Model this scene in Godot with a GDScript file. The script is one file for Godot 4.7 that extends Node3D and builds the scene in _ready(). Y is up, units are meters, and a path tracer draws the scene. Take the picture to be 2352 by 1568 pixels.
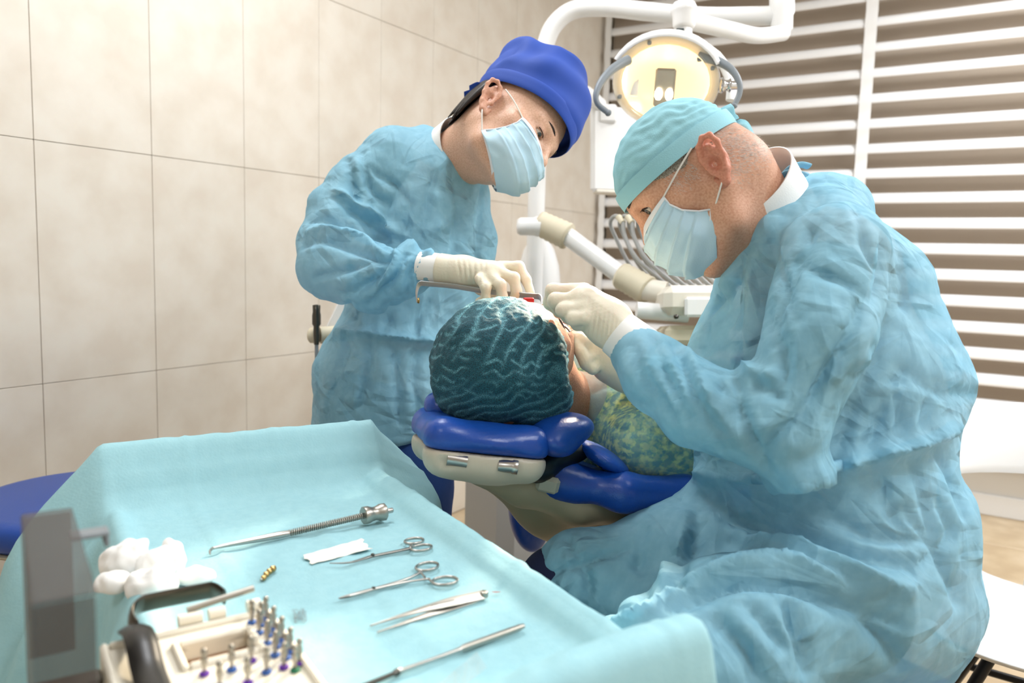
extends Node3D
# A dental surgery: two clinicians in blue gowns bend over a patient; a draped instrument table stands in front.
# Room axes: the tiled wall is x = -1.99, the window wall z = -4.22, floor y = 0. The camera stands at (0, 1.14, 0).

const FOCAL := 1806.6          # pixels, for the 2352 x 1568 frame
const EYE := Vector3(0, 1.14, 0)
var view: Basis                # camera axes in the room
var M := {}                    # materials by name
var rng := RandomNumberGenerator.new()

# ---------------------------------------------------------------- places
func A(px: float, py: float, d: float) -> Vector3:       # pixel + depth along the lens axis
	return EYE + view * Vector3((px - 1176.0) / FOCAL * d, -(py - 784.0) / FOCAL * d, -d)

func on_plane(px: float, py: float, axis: int, v: float) -> Vector3:   # pixel on the plane axis = v
	var r := view * Vector3((px - 1176.0) / FOCAL, -(py - 784.0) / FOCAL, -1.0)
	return EYE + r * ((v - EYE[axis]) / r[axis])

func PX(r: float, d: float) -> float:                    # r pixels at depth d, in metres
	return r * d / FOCAL

# ---------------------------------------------------------------- geometry collector
class Geo:
	var v := PackedVector3Array()
	var c := PackedColorArray()
	var uv := PackedVector2Array()
	var t := PackedInt32Array()       # outward = right-handed (a, b, c)

	func tri(a: int, b: int, cc: int) -> void:
		t.append(a); t.append(b); t.append(cc)

	func quad(a: int, b: int, cc: int, d: int) -> void:
		tri(a, b, cc); tri(a, cc, d)

	func face(pts: Array) -> void:     # flat polygon, fan
		var s := v.size()
		for p in pts: v.append(p)
		for i in range(1, pts.size() - 1): tri(s, s + i, s + i + 1)

	# rings: arrays of the same count; closed rings; ends capped when cap is true
	func loft(rings: Array, cap := true, closed := true) -> void:
		var s := v.size()
		var n: int = rings[0].size()
		for r in rings:
			for p in r: v.append(p)
		for k in rings.size() - 1:
			for i in (n if closed else n - 1):
				var j := (i + 1) % n
				quad(s + k * n + i, s + k * n + j, s + (k + 1) * n + j, s + (k + 1) * n + i)
		if cap and closed:
			var first: Array = Array(rings[0]); first.reverse()
			face(first); face(Array(rings[rings.size() - 1]))

	func tube(pts: Array, radii, sides := 12, cap := true, squash := 1.0, side_axis := Vector3.ZERO) -> void:
		var rings := []
		var up := Vector3.UP
		var n := pts.size()
		for i in n:
			var tan: Vector3 = (pts[mini(i + 1, n - 1)] - pts[maxi(i - 1, 0)]).normalized()
			if i == 0:
				up = side_axis if side_axis != Vector3.ZERO else (Vector3.UP if absf(tan.y) < 0.9 else Vector3.RIGHT)
			var x := up.cross(tan).normalized()
			if x.length() < 0.5: x = Vector3.RIGHT.cross(tan).normalized()
			up = tan.cross(x).normalized()
			var r: float = radii[i] if radii is Array else radii
			var ring := []
			for k in sides:
				var a := TAU * k / sides
				ring.append(pts[i] + (x * cos(a) + up * sin(a) * squash) * r)
			rings.append(ring)
		loft(rings, cap)

	# profile of (radius, height) up along an axis
	func lathe(o: Vector3, axis: Vector3, profile: Array, seg := 24) -> void:
		var y := axis.normalized()
		var x := y.cross(Vector3.RIGHT if absf(y.x) < 0.9 else Vector3.UP).normalized()
		var z := y.cross(x)
		var rings := []
		for q in profile:
			var ring := []
			for k in seg:
				var a := -TAU * k / seg
				ring.append(o + y * q[1] + (x * cos(a) + z * sin(a)) * maxf(q[0], 0.00005))
			rings.append(ring)
		loft(rings)

	# box with chamfered edges, axes from a transform
	func box(at: Transform3D, size: Vector3, b := 0.002) -> void:
		var h := size * 0.5
		b = minf(b, minf(h.x, minf(h.y, h.z)) * 0.9)
		for ax in 3:
			for s in [-1.0, 1.0]:
				var u := (ax + 1) % 3
				var w := (ax + 2) % 3
				var pts := []
				for k in [[-1, -1], [1, -1], [1, 1], [-1, 1]]:
					var p := Vector3.ZERO
					p[ax] = s * h[ax]; p[u] = k[0] * (h[u] - b); p[w] = k[1] * (h[w] - b)
					pts.append(at * p)
				if s < 0: pts.reverse()
				face(pts)
		for ax in 3:                   # edges along ax
			var u := (ax + 1) % 3
			var w := (ax + 2) % 3
			for su in [-1.0, 1.0]:
				for sw in [-1.0, 1.0]:
					var q := []
					for k in [0, 1, 2, 3]:
						var p := Vector3.ZERO
						p[ax] = (h[ax] - b) * (-1.0 if k == 0 or k == 3 else 1.0)
						p[u] = su * (h[u] if k < 2 else h[u] - b)
						p[w] = sw * (h[w] - b if k < 2 else h[w])
						q.append(at * p)
					if su * sw < 0: q.reverse()
					q.reverse()
					face(q)
		for sx in [-1.0, 1.0]:
			for sy in [-1.0, 1.0]:
				for sz in [-1.0, 1.0]:
					var a := at * Vector3(sx * h.x, sy * (h.y - b), sz * (h.z - b))
					var bb := at * Vector3(sx * (h.x - b), sy * h.y, sz * (h.z - b))
					var cc := at * Vector3(sx * (h.x - b), sy * (h.y - b), sz * h.z)
					if sx * sy * sz > 0: face([a, bb, cc])
					else: face([a, cc, bb])

	# a sheet given by rows of points, with thickness along its normals (0 = single sheet)
	func sheet(rows: Array, thick := 0.0, closed := false) -> void:
		var s := v.size()
		var n: int = rows[0].size()
		var m := rows.size()
		for r in rows:
			for p in r: v.append(p)
		for j in m - 1:
			for i in (n if closed else n - 1):
				var i2 := (i + 1) % n
				quad(s + j * n + i, s + j * n + i2, s + (j + 1) * n + i2, s + (j + 1) * n + i)
		if thick > 0.0:
			var nn := Geo.normals(v.slice(s), t, s)
			var s2 := v.size()
			for k in n * m: v.append(v[s + k] - nn[k] * thick)
			for j in m - 1:
				for i in (n if closed else n - 1):
					var i2 := (i + 1) % n
					quad(s2 + j * n + i, s2 + (j + 1) * n + i, s2 + (j + 1) * n + i2, s2 + j * n + i2)
			var rim := []
			if not closed:
				for i in n: rim.append(i)
				for j in range(1, m): rim.append(j * n + n - 1)
				for i in range(n - 2, -1, -1): rim.append((m - 1) * n + i)
				for j in range(m - 2, 0, -1): rim.append(j * n)
				for k in rim.size():
					var a: int = rim[k]; var b: int = rim[(k + 1) % rim.size()]
					quad(s + b, s + a, s2 + a, s2 + b)
			else:
				for i in n:
					var i2 := (i + 1) % n
					quad(s + i2, s + i, s2 + i, s2 + i2)
					quad(s + (m - 1) * n + i, s + (m - 1) * n + i2, s2 + (m - 1) * n + i2, s2 + (m - 1) * n + i)

	static func normals(pts: PackedVector3Array, tris: PackedInt32Array, from := 0) -> PackedVector3Array:
		var nn := PackedVector3Array(); nn.resize(pts.size())
		for k in range(0, tris.size(), 3):
			var a := tris[k] - from; var b := tris[k + 1] - from; var c2 := tris[k + 2] - from
			if a < 0 or b < 0 or c2 < 0: continue
			var q := (pts[b] - pts[a]).cross(pts[c2] - pts[a])
			nn[a] += q; nn[b] += q; nn[c2] += q
		for k in nn.size(): nn[k] = nn[k].normalized()
		return nn

	func mesh(shift := Vector3.ZERO) -> ArrayMesh:
		var nn := Geo.normals(v, t)
		var arr := []; arr.resize(Mesh.ARRAY_MAX)
		var pts := PackedVector3Array(v)
		if shift != Vector3.ZERO:
			for k in pts.size(): pts[k] -= shift
		arr[Mesh.ARRAY_VERTEX] = pts
		arr[Mesh.ARRAY_NORMAL] = nn
		if c.size() == v.size(): arr[Mesh.ARRAY_COLOR] = c
		if uv.size() == v.size(): arr[Mesh.ARRAY_TEX_UV] = uv
		var idx := PackedInt32Array(t)
		for k in range(0, idx.size(), 3):
			var x := idx[k + 1]; idx[k + 1] = idx[k + 2]; idx[k + 2] = x
		arr[Mesh.ARRAY_INDEX] = idx
		var m := ArrayMesh.new()
		m.add_surface_from_arrays(Mesh.PRIMITIVE_TRIANGLES, arr)
		return m

# ---------------------------------------------------------------- smooth solids, meshed as surface nets
class Field:
	var typ := PackedByteArray()
	var op := PackedByteArray()        # 0 join, 1 cut, 2 keep inside
	var pa := PackedVector3Array()
	var ab := PackedVector3Array()
	var il := PackedFloat32Array()     # 1 / |ab|^2
	var ra := PackedFloat32Array()
	var dr := PackedFloat32Array()
	var kk := PackedFloat32Array()
	var ax := PackedVector3Array()
	var st := PackedFloat32Array()
	var bs: Array[Basis] = []
	var rad := PackedVector3Array()
	var folds := []                    # [a, ab, 1/len2, height, width, box centre, box radius]

	func _put(ty: int, o: int, a: Vector3, b: Vector3, r: float, d: float, k: float, axis: Vector3, s: float, basis: Basis, radii: Vector3) -> void:
		typ.append(ty); op.append(o); pa.append(a); ab.append(b)
		il.append(1.0 / maxf(b.length_squared(), 1e-12)); ra.append(r); dr.append(d); kk.append(k); ax.append(axis); st.append(s); bs.append(basis); rad.append(radii)

	func cap(a: Vector3, b: Vector3, r1: float, r2: float, k := 0.02, o := 0) -> void:
		_put(0, o, a, b - a, r1, r2 - r1, k, Vector3.ZERO, 1.0, Basis(), Vector3.ONE)

	# capsule drawn out along an axis by a factor
	func slab(a: Vector3, b: Vector3, r1: float, r2: float, axis: Vector3, s: float, k := 0.02, o := 0) -> void:
		var q := b - a
		_put(1, o, a, q - axis * (q.dot(axis) * (1.0 - 1.0 / s)), r1, r2 - r1, k, axis, 1.0 - 1.0 / s, Basis(), Vector3.ONE)

	func chain(pts: Array, radii: Array, k := 0.02, o := 0) -> void:
		for i in pts.size() - 1: cap(pts[i], pts[i + 1], radii[i], radii[i + 1], k, o)

	func ball(c: Vector3, r: float, k := 0.02, o := 0) -> void:
		cap(c, c + Vector3(0, 0.0001, 0), r, r, k, o)

	func egg(c: Vector3, radii: Vector3, basis: Basis, k := 0.02, o := 0) -> void:
		_put(2, o, c, Vector3.ZERO, 0, 0, k, Vector3.ZERO, 1.0, basis.inverse(), radii)

	func half(c: Vector3, n: Vector3, k := 0.01, o := 2) -> void:    # keeps the side the normal points away from
		_put(3, o, c, n.normalized(), 0, 0, k, Vector3.ZERO, 1.0, Basis(), Vector3.ONE)

	func one(i: int, p: Vector3) -> float:
		var q := p - pa[i]
		var ty := typ[i]
		if ty < 2:
			if ty == 1: q -= ax[i] * (q.dot(ax[i]) * st[i])
			var h := clampf(q.dot(ab[i]) * il[i], 0.0, 1.0)
			return (q - ab[i] * h).length() - ra[i] - dr[i] * h
		if ty == 2:
			var u := (bs[i] * q) / rad[i]
			var k0 := u.length()
			return k0 * (k0 - 1.0) / maxf((u / rad[i]).length(), 1e-6)
		return q.dot(ab[i])

	func at(p: Vector3, only: PackedInt32Array) -> float:
		var d := 1e3
		var e: float
		for i in only:
			if typ[i] == 0:
				var q := p - pa[i]
				var g := ab[i]
				var t := clampf(q.dot(g) * il[i], 0.0, 1.0)
				e = (q - g * t).length() - ra[i] - dr[i] * t
			else:
				e = one(i, p)
			var k := kk[i]
			var o := op[i]
			if o == 0:
				var h := k - absf(d - e)
				if e < d: d = e
				if h > 0.0: d -= h * h * 0.25 / k
			elif o == 1:
				var h := k - absf(d + e)
				if -e > d: d = -e
				if h > 0.0: d += h * h * 0.25 / k
			else:
				var h := k - absf(d - e)
				if e > d: d = e
				if h > 0.0: d += h * h * 0.25 / k
		return d

	func all() -> PackedInt32Array:
		return PackedInt32Array(range(typ.size()))

	func bounds(pad: float) -> AABB:
		var box := AABB(); var first := true
		for i in typ.size():
			if op[i] != 0 or typ[i] == 3: continue
			var r := maxf(ra[i], ra[i] + dr[i])
			if typ[i] == 1: r *= 1.0 / (1.0 - st[i])
			if typ[i] == 2: r = maxf(rad[i].x, maxf(rad[i].y, rad[i].z))
			var e: Vector3 = ab[i] if typ[i] != 2 else Vector3.ZERO
			if typ[i] == 1: e += ax[i] * (e.dot(ax[i]) * (1.0 / (1.0 - st[i]) - 1.0))
			for q in [pa[i], pa[i] + e]:
				var bb := AABB(q - Vector3.ONE * r, Vector3.ONE * 2.0 * r)
				box = bb if first else box.merge(bb)
				first = false
		return box.grow(pad)

	func march(o: Vector3, dir: Vector3, far := 4.0) -> Vector3:
		var list := all()
		var x := 0.3
		while x < far:
			var d := at(o + dir * x, list)
			if d < 0.0004: return o + dir * x
			x += maxf(d * 0.7, 0.0008)
		return Vector3.INF

	func mesh(cell: float, limit := AABB()) -> Geo:
		var box := bounds(cell * 2.0)
		if limit.size != Vector3.ZERO: box = box.intersection(limit)
		var nx := int(box.size.x / cell) + 2
		var ny := int(box.size.y / cell) + 2
		var nz := int(box.size.z / cell) + 2
		var val := PackedFloat32Array(); val.resize(nx * ny * nz); val.fill(1.0)
		var vid := PackedInt32Array(); vid.resize(nx * ny * nz); vid.fill(-1)
		var everything := all()
		var B := 4
		var cells := PackedInt32Array()
		var o := box.position
		var half_diag := cell * B * 0.87
		for bz in range(0, nz, B):
			for by in range(0, ny, B):
				for bx in range(0, nx, B):
					var mid := o + Vector3(bx + B * 0.5, by + B * 0.5, bz + B * 0.5) * cell
					var f := at(mid, everything)
					if absf(f) > half_diag * 1.12 + cell * 0.5:
						if f < 0.0:
							for z in range(bz, mini(bz + B, nz)):
								for y in range(by, mini(by + B, ny)):
									for x in range(bx, mini(bx + B, nx)): val[(z * ny + y) * nx + x] = -1.0
						continue
					var only := PackedInt32Array()
					for i in everything:
						var e := one(i, mid)
						if (op[i] == 0 and e < f + half_diag * 2.2 + kk[i] + 0.006) or (op[i] == 1 and e < half_diag * 1.3 + kk[i] + absf(f)) or (op[i] == 2 and e > -half_diag * 1.3 - kk[i] - absf(f)): only.append(i)
					for z in range(bz, mini(bz + B, nz)):
						for y in range(by, mini(by + B, ny)):
							for x in range(bx, mini(bx + B, nx)):
								var n := (z * ny + y) * nx + x
								val[n] = at(o + Vector3(x, y, z) * cell, only)
								cells.append(n)
		var g := Geo.new()
		var sx := 1; var sy := nx; var sz := nx * ny
		var off := PackedInt32Array([0, sx, sy, sx + sy, sz, sx + sz, sy + sz, sx + sy + sz])
		var edges := PackedByteArray([0, 1, 2, 3, 4, 5, 6, 7, 0, 2, 1, 3, 4, 6, 5, 7, 0, 4, 1, 5, 2, 6, 3, 7])
		var corner := PackedVector3Array()
		for k in 8: corner.append(Vector3(k & 1, (k >> 1) & 1, (k >> 2) & 1))
		for n in cells:
			var x := n % nx
			var y := (n / nx) % ny
			var z := n / sz
			if x >= nx - 1 or y >= ny - 1 or z >= nz - 1: continue
			var inside := 0
			for k in 8:
				if val[n + off[k]] < 0.0: inside += 1
			if inside == 0 or inside == 8: continue
			var sum := Vector3.ZERO
			var cnt := 0
			for e in 12:
				var i := edges[e * 2]; var j := edges[e * 2 + 1]
				var a := val[n + off[i]]; var b := val[n + off[j]]
				if (a < 0.0) != (b < 0.0):
					sum += corner[i].lerp(corner[j], a / (a - b))
					cnt += 1
			vid[n] = g.v.size()
			g.v.append(o + (Vector3(x, y, z) + sum / cnt) * cell)
		for n in cells:
			var x := n % nx
			var y := (n / nx) % ny
			var z := n / sz
			if x < 1 or y < 1 or z < 1 or x >= nx - 1 or y >= ny - 1 or z >= nz - 1: continue
			var s := val[n] < 0.0
			if s != (val[n + sx] < 0.0):
				var a := vid[n]; var b := vid[n - sy]; var c2 := vid[n - sy - sz]; var d := vid[n - sz]
				if a >= 0 and b >= 0 and c2 >= 0 and d >= 0:
					if s: g.quad(a, d, c2, b)
					else: g.quad(a, b, c2, d)
			if s != (val[n + sy] < 0.0):
				var a := vid[n]; var b := vid[n - sx]; var c2 := vid[n - sx - sz]; var d := vid[n - sz]
				if a >= 0 and b >= 0 and c2 >= 0 and d >= 0:
					if s: g.quad(a, b, c2, d)
					else: g.quad(a, d, c2, b)
			if s != (val[n + sz] < 0.0):
				var a := vid[n]; var b := vid[n - sx]; var c2 := vid[n - sx - sy]; var d := vid[n - sy]
				if a >= 0 and b >= 0 and c2 >= 0 and d >= 0:
					if s: g.quad(a, d, c2, b)
					else: g.quad(a, b, c2, d)
		return g

# ---------------------------------------------------------------- scene tree
var taken := {}
func numbered(called: String) -> String:
	var n: int = taken.get(called, 0)
	taken[called] = n + 1
	return called if n == 0 else "%s_%03d" % [called, n]

func tag(o: Node3D, label: String, category: String, group := "") -> Node3D:
	o.set_meta("label", label)
	o.set_meta("category", category)
	if group: o.set_meta("group", group)
	return o

func thing(called: String, label: String, category: String, at: Vector3, group := "") -> Node3D:
	var o := Node3D.new()
	o.name = numbered(called)
	add_child(o)
	o.position = at
	return tag(o, label, category, group)

func origin_of(o: Node) -> Vector3:
	var p := Vector3.ZERO
	while o is Node3D and o != self:
		p += (o as Node3D).position
		o = o.get_parent()
	return p

func part(parent: Node, called: String, g: Geo, mat: Material, label := "") -> MeshInstance3D:
	var o := MeshInstance3D.new()
	o.name = called if parent != self else numbered(called)
	o.mesh = g.mesh(origin_of(parent))
	o.material_override = mat
	parent.add_child(o, true)
	if label: o.set_meta("label", label)
	return o

func copy_part(parent: Node, called: String, mesh: Mesh, mat: Material, at: Transform3D) -> MeshInstance3D:
	var o := MeshInstance3D.new()
	o.name = called
	o.mesh = mesh
	o.material_override = mat
	at.origin -= origin_of(parent)
	o.transform = at
	parent.add_child(o, true)
	return o

func single(called: String, g: Geo, mat: Material, label: String, category: String, at: Vector3, group := "") -> MeshInstance3D:
	var o := MeshInstance3D.new()
	o.name = numbered(called)
	o.mesh = g.mesh(at)
	o.material_override = mat
	add_child(o)
	o.position = at
	tag(o, label, category, group)
	return o

func structure(called: String, g: Geo, mat: Material) -> MeshInstance3D:
	var o := MeshInstance3D.new()
	o.name = called
	o.mesh = g.mesh()
	o.material_override = mat
	add_child(o)
	o.set_meta("kind", "structure")
	return o

func at_pos(p: Vector3, b := Basis()) -> Transform3D:
	return Transform3D(b, p)

func aim(y: Vector3, hint := Vector3.UP) -> Basis:         # basis whose y points along the given direction
	y = y.normalized()
	var x := y.cross(hint)
	if x.length() < 0.05: x = y.cross(Vector3.RIGHT)
	x = x.normalized()
	return Basis(x, y, x.cross(y))

func spline(pts: Array, n: int) -> Array:                   # Catmull-Rom through points
	var out := []
	var m := pts.size() - 1
	for s in m:
		var p0 = pts[maxi(s - 1, 0)]; var p1 = pts[s]; var p2 = pts[s + 1]; var p3 = pts[mini(s + 2, m)]
		for k in n:
			var t := float(k) / n
			out.append(0.5 * ((2.0 * p1) + (p2 - p0) * t + (2.0 * p0 - 5.0 * p1 + 4.0 * p2 - p3) * t * t + (3.0 * p1 - p0 - 3.0 * p2 + p3) * t * t * t))
	out.append(pts[m])
	return out

func noise(sd: int, freq: float, kind := FastNoiseLite.TYPE_SIMPLEX_SMOOTH, octaves := 1) -> FastNoiseLite:
	var n := FastNoiseLite.new()
	n.seed = sd
	n.noise_type = kind
	n.frequency = freq
	n.fractal_type = FastNoiseLite.FRACTAL_FBM if octaves > 1 else FastNoiseLite.FRACTAL_NONE
	n.fractal_octaves = octaves
	n.cellular_return_type = FastNoiseLite.RETURN_DISTANCE2_SUB
	n.cellular_jitter = 1.0
	return n

# ---------------------------------------------------------------- materials
func grain(sd: int, freq: float, stops: Array, octaves := 4, size := 256, kind := FastNoiseLite.TYPE_SIMPLEX_SMOOTH) -> NoiseTexture2D:
	var t := NoiseTexture2D.new()
	t.width = size; t.height = size
	t.seamless = true
	t.noise = noise(sd, freq, kind, octaves)
	if stops:
		var r := Gradient.new()
		r.offsets = PackedFloat32Array(stops.map(func(s): return s[0]))
		r.colors = PackedColorArray(stops.map(func(s): return s[1]))
		t.color_ramp = r
	return t

func mat(called: String, color: Color, rough := 0.6, metal := 0.0) -> StandardMaterial3D:
	var m := StandardMaterial3D.new()
	m.resource_name = called
	m.albedo_color = color
	m.roughness = rough
	m.metallic = metal
	M[called] = m
	return m

func textured(m: StandardMaterial3D, t: Texture2D, scale: float, world := false) -> StandardMaterial3D:
	m.albedo_texture = t
	m.uv1_triplanar = true
	m.uv1_world_triplanar = world
	m.uv1_scale = Vector3.ONE * scale
	return m

func relief(m: StandardMaterial3D, t: Texture2D, cm: float) -> StandardMaterial3D:
	m.heightmap_enabled = true
	m.heightmap_texture = t
	m.heightmap_scale = cm
	m.uv1_triplanar = true
	return m

func make_materials() -> void:
	var m := mat("wall_tile", Color.WHITE, 0.42)
	textured(m, grain(11, 0.012, [[0.2, Color(0.855, 0.815, 0.755)], [0.5, Color(0.875, 0.84, 0.785)], [0.8, Color(0.89, 0.86, 0.81)]], 5, 512), 0.9, true)
	mat("grout", Color(0.84, 0.78, 0.67), 0.9)
	m = mat("floor_tile", Color.WHITE, 0.35)
	textured(m, grain(12, 0.014, [[0.2, Color(0.76, 0.67, 0.54)], [0.5, Color(0.80, 0.715, 0.585)], [0.8, Color(0.83, 0.75, 0.63)]], 5, 512), 0.8, true)
	m = mat("plaster", Color(0.90, 0.89, 0.87), 0.85)
	relief(m, grain(13, 0.05, [], 3), 0.03)
	mat("ceiling_paint", Color(0.93, 0.92, 0.91), 0.9)
	mat("white_enamel", Color(0.93, 0.93, 0.925), 0.28)
	mat("slat_white", Color(0.95, 0.95, 0.95), 0.4)
	m = mat("tape_white", Color(0.96, 0.96, 0.955), 0.8)
	m.backlight_enabled = true
	m.backlight = Color(0.3, 0.3, 0.3)
	m = mat("shade_taupe", Color.WHITE, 0.9)
	textured(m, grain(14, 0.2, [[0.2, Color(0.72, 0.665, 0.60)], [0.8, Color(0.77, 0.715, 0.65)]], 2, 256), 6.0)
	mat("ivory_plastic", Color(0.90, 0.875, 0.82), 0.4)
	mat("cream_rubber", Color(0.86, 0.82, 0.72), 0.6)
	mat("grey_shell", Color(0.72, 0.69, 0.62), 0.42)
	mat("beige_shell", Color(0.66, 0.60, 0.49), 0.42)
	mat("grey_panel", Color(0.66, 0.66, 0.65), 0.5)
	mat("handle_grey", Color(0.50, 0.53, 0.55), 0.45)
	mat("black_plastic", Color(0.035, 0.035, 0.04), 0.35)
	mat("black_metal", Color(0.05, 0.045, 0.045), 0.4, 0.3)
	m = mat("blue_vinyl", Color(0.07, 0.27, 0.61), 0.33)
	relief(m, grain(15, 0.06, [], 3), 0.02)
	m.uv1_scale = Vector3.ONE * 18.0
	mat("steel", Color(0.70, 0.69, 0.67), 0.3, 1.0)
	mat("satin_steel", Color(0.66, 0.645, 0.61), 0.36, 1.0)
	mat("chrome", Color(0.80, 0.80, 0.80), 0.1, 1.0)
	mat("bright_steel", Color(0.86, 0.86, 0.86), 0.42, 1.0)
	mat("dark_steel", Color(0.33, 0.32, 0.30), 0.3, 1.0)
	mat("gold", Color(0.66, 0.56, 0.36), 0.28, 1.0)
	m = mat("lamp_mirror", Color(0.97, 0.90, 0.76), 0.22, 1.0)
	m.emission_enabled = true
	m.emission = Color(1.0, 0.90, 0.72)
	m.emission_energy_multiplier = 0.8
	m = mat("bulb_glow", Color(1, 0.96, 0.88), 0.3)
	m.emission_enabled = true
	m.emission = Color(1.0, 0.93, 0.80)
	m.emission_energy_multiplier = 6.0
	m = mat("panel_glow", Color(1, 1, 1), 0.5)
	m.emission_enabled = true
	m.emission = Color(0.96, 0.98, 1.0)
	m.emission_energy_multiplier = 4.0
	m = mat("clear_plastic", Color(0.97, 0.96, 0.93, 0.14), 0.06)
	m.transparency = BaseMaterial3D.TRANSPARENCY_ALPHA
	m = mat("smoked_plastic", Color(0.34, 0.315, 0.305, 0.46), 0.45)
	m.transparency = BaseMaterial3D.TRANSPARENCY_ALPHA
	m = mat("window_glass", Color(0.9, 0.95, 0.95, 0.12), 0.03)
	m.transparency = BaseMaterial3D.TRANSPARENCY_ALPHA
	# non-woven cloths
	var fibre := grain(21, 0.11, [], 3, 512)
	m = mat("gown_blue", Color(0.61, 0.825, 0.90, 0.77), 0.72)
	m.transparency = BaseMaterial3D.TRANSPARENCY_ALPHA
	textured(m, grain(22, 0.035, [[0.25, Color(0.92, 0.945, 0.96)], [0.75, Color(1, 1, 1)]], 5, 512), 3.2)
	var crease := crease_map()
	relief(m, crease, 4.2)
	m.backlight_enabled = true
	m.backlight = Color(0.30, 0.52, 0.62)
	m = mat("trouser_blue", Color(0.05, 0.22, 0.46), 0.85)
	relief(m, fibre, 0.03)
	m.uv1_scale = Vector3.ONE * 6.0
	m = mat("scrub_navy", Color(0.03, 0.07, 0.22), 0.85)
	relief(m, fibre, 0.03)
	m.uv1_scale = Vector3.ONE * 6.0
	m = mat("scrub_grey", Color(0.05, 0.12, 0.15), 0.85)
	m = mat("drape_aqua", Color(0.67, 0.855, 0.885), 0.8)
	textured(m, grain(23, 0.03, [[0.25, Color(0.965, 0.98, 0.985)], [0.75, Color(1, 1, 1)]], 5, 512), 4.0)
	relief(m, fibre, 0.03)
	m.backlight_enabled = true
	m.backlight = Color(0.35, 0.55, 0.58)
	m = mat("cap_aqua", Color(0.60, 0.82, 0.87), 0.8)
	relief(m, fibre, 0.03)
	m.uv1_scale = Vector3.ONE * 7.0
	m.backlight_enabled = true
	m.backlight = Color(0.2, 0.35, 0.4)
	m = mat("hat_blue", Color(0.06, 0.25, 0.62), 0.75)
	relief(m, grain(24, 0.3, [], 2, 256), 0.02)
	m.uv1_scale = Vector3.ONE * 20.0
	m.rim_enabled = true
	m.rim = 0.25
	m.rim_tint = 0.5
	m = mat("mask_blue", Color(0.77, 0.895, 0.955), 0.8)
	relief(m, fibre, 0.02)
	m.uv1_scale = Vector3.ONE * 8.0
	m.backlight_enabled = true
	m.backlight = Color(0.3, 0.4, 0.45)
	mat("mask_white", Color(0.90, 0.92, 0.94), 0.8)
	mat("loop_white", Color(0.92, 0.91, 0.88), 0.8)
	m = mat("collar_white", Color(0.94, 0.94, 0.93), 0.8)
	relief(m, fibre, 0.02)
	m.uv1_scale = Vector3.ONE * 8.0
	m = mat("cuff_white", Color(0.93, 0.93, 0.92), 0.85)
	m = mat("glove_latex", Color(0.88, 0.85, 0.77), 0.5)
	relief(m, grain(25, 0.06, [], 3), 0.03)
	m.uv1_scale = Vector3.ONE * 10.0
	m.subsurf_scatter_enabled = true
	m.subsurf_scatter_strength = 0.15
	mat("gauze_white", Color(0.95, 0.95, 0.94), 0.95)
	mat("paper_white", Color(0.94, 0.93, 0.89), 0.8)
	# skin and hair
	m = mat("skin", Color.WHITE, 0.5)
	m.vertex_color_use_as_albedo = true
	textured(m, grain(31, 0.05, [[0.2, Color(0.90, 0.84, 0.80)], [0.5, Color(0.97, 0.95, 0.93)], [0.8, Color(1, 1, 1)]], 5, 512), 9.0)
	relief(m, grain(32, 0.12, [], 3, 256), 0.03)
	m.subsurf_scatter_enabled = true
	m.subsurf_scatter_strength = 0.12
	mat("hair_brown", Color(0.09, 0.05, 0.03), 0.5)
	m = mat("hair_grey", Color.WHITE, 0.7)
	textured(m, grain(33, 0.09, [[0.25, Color(0.28, 0.25, 0.22)], [0.5, Color(0.55, 0.51, 0.46)], [0.75, Color(0.78, 0.75, 0.70)]], 4, 256), 22.0)
	mat("hair_strand", Color(0.84, 0.82, 0.79), 0.6)
	mat("brow_brown", Color(0.12, 0.07, 0.05), 0.7)
	mat("eye_white", Color(0.78, 0.74, 0.70), 0.15)
	mat("iris_grey", Color(0.26, 0.30, 0.30), 0.15)
	mat("pupil", Color(0.01, 0.01, 0.01), 0.1)
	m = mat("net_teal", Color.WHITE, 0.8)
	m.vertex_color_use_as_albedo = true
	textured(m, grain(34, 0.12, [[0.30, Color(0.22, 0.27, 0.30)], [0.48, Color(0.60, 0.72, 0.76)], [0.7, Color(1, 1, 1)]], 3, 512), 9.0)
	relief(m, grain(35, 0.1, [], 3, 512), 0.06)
	m = mat("blouse_print", Color.WHITE, 0.85)
	textured(m, grain(36, 0.035, [[0.30, Color(0.05, 0.20, 0.17)], [0.46, Color(0.09, 0.32, 0.24)], [0.54, Color(0.62, 0.64, 0.18)], [0.7, Color(0.90, 0.85, 0.38)]], 4, 512), 3.6)
	m = mat("film_blue", Color(0.60, 0.88, 0.93, 0.33), 0.6)
	m.transparency = BaseMaterial3D.TRANSPARENCY_ALPHA
	mat("red_plastic", Color(0.75, 0.02, 0.04), 0.4)
	mat("stain_red", Color(0.62, 0.30, 0.27), 0.9)
	mat("case_ivory", Color(0.90, 0.875, 0.81), 0.45)
	mat("case_well", Color(0.52, 0.36, 0.22), 0.6)
	for c in [["ring_blue", Color(0.16, 0.36, 0.66)], ["ring_purple", Color(0.36, 0.12, 0.62)], ["ring_green", Color(0.0, 0.42, 0.29)]]: mat(c[0], c[1], 0.5)

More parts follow.
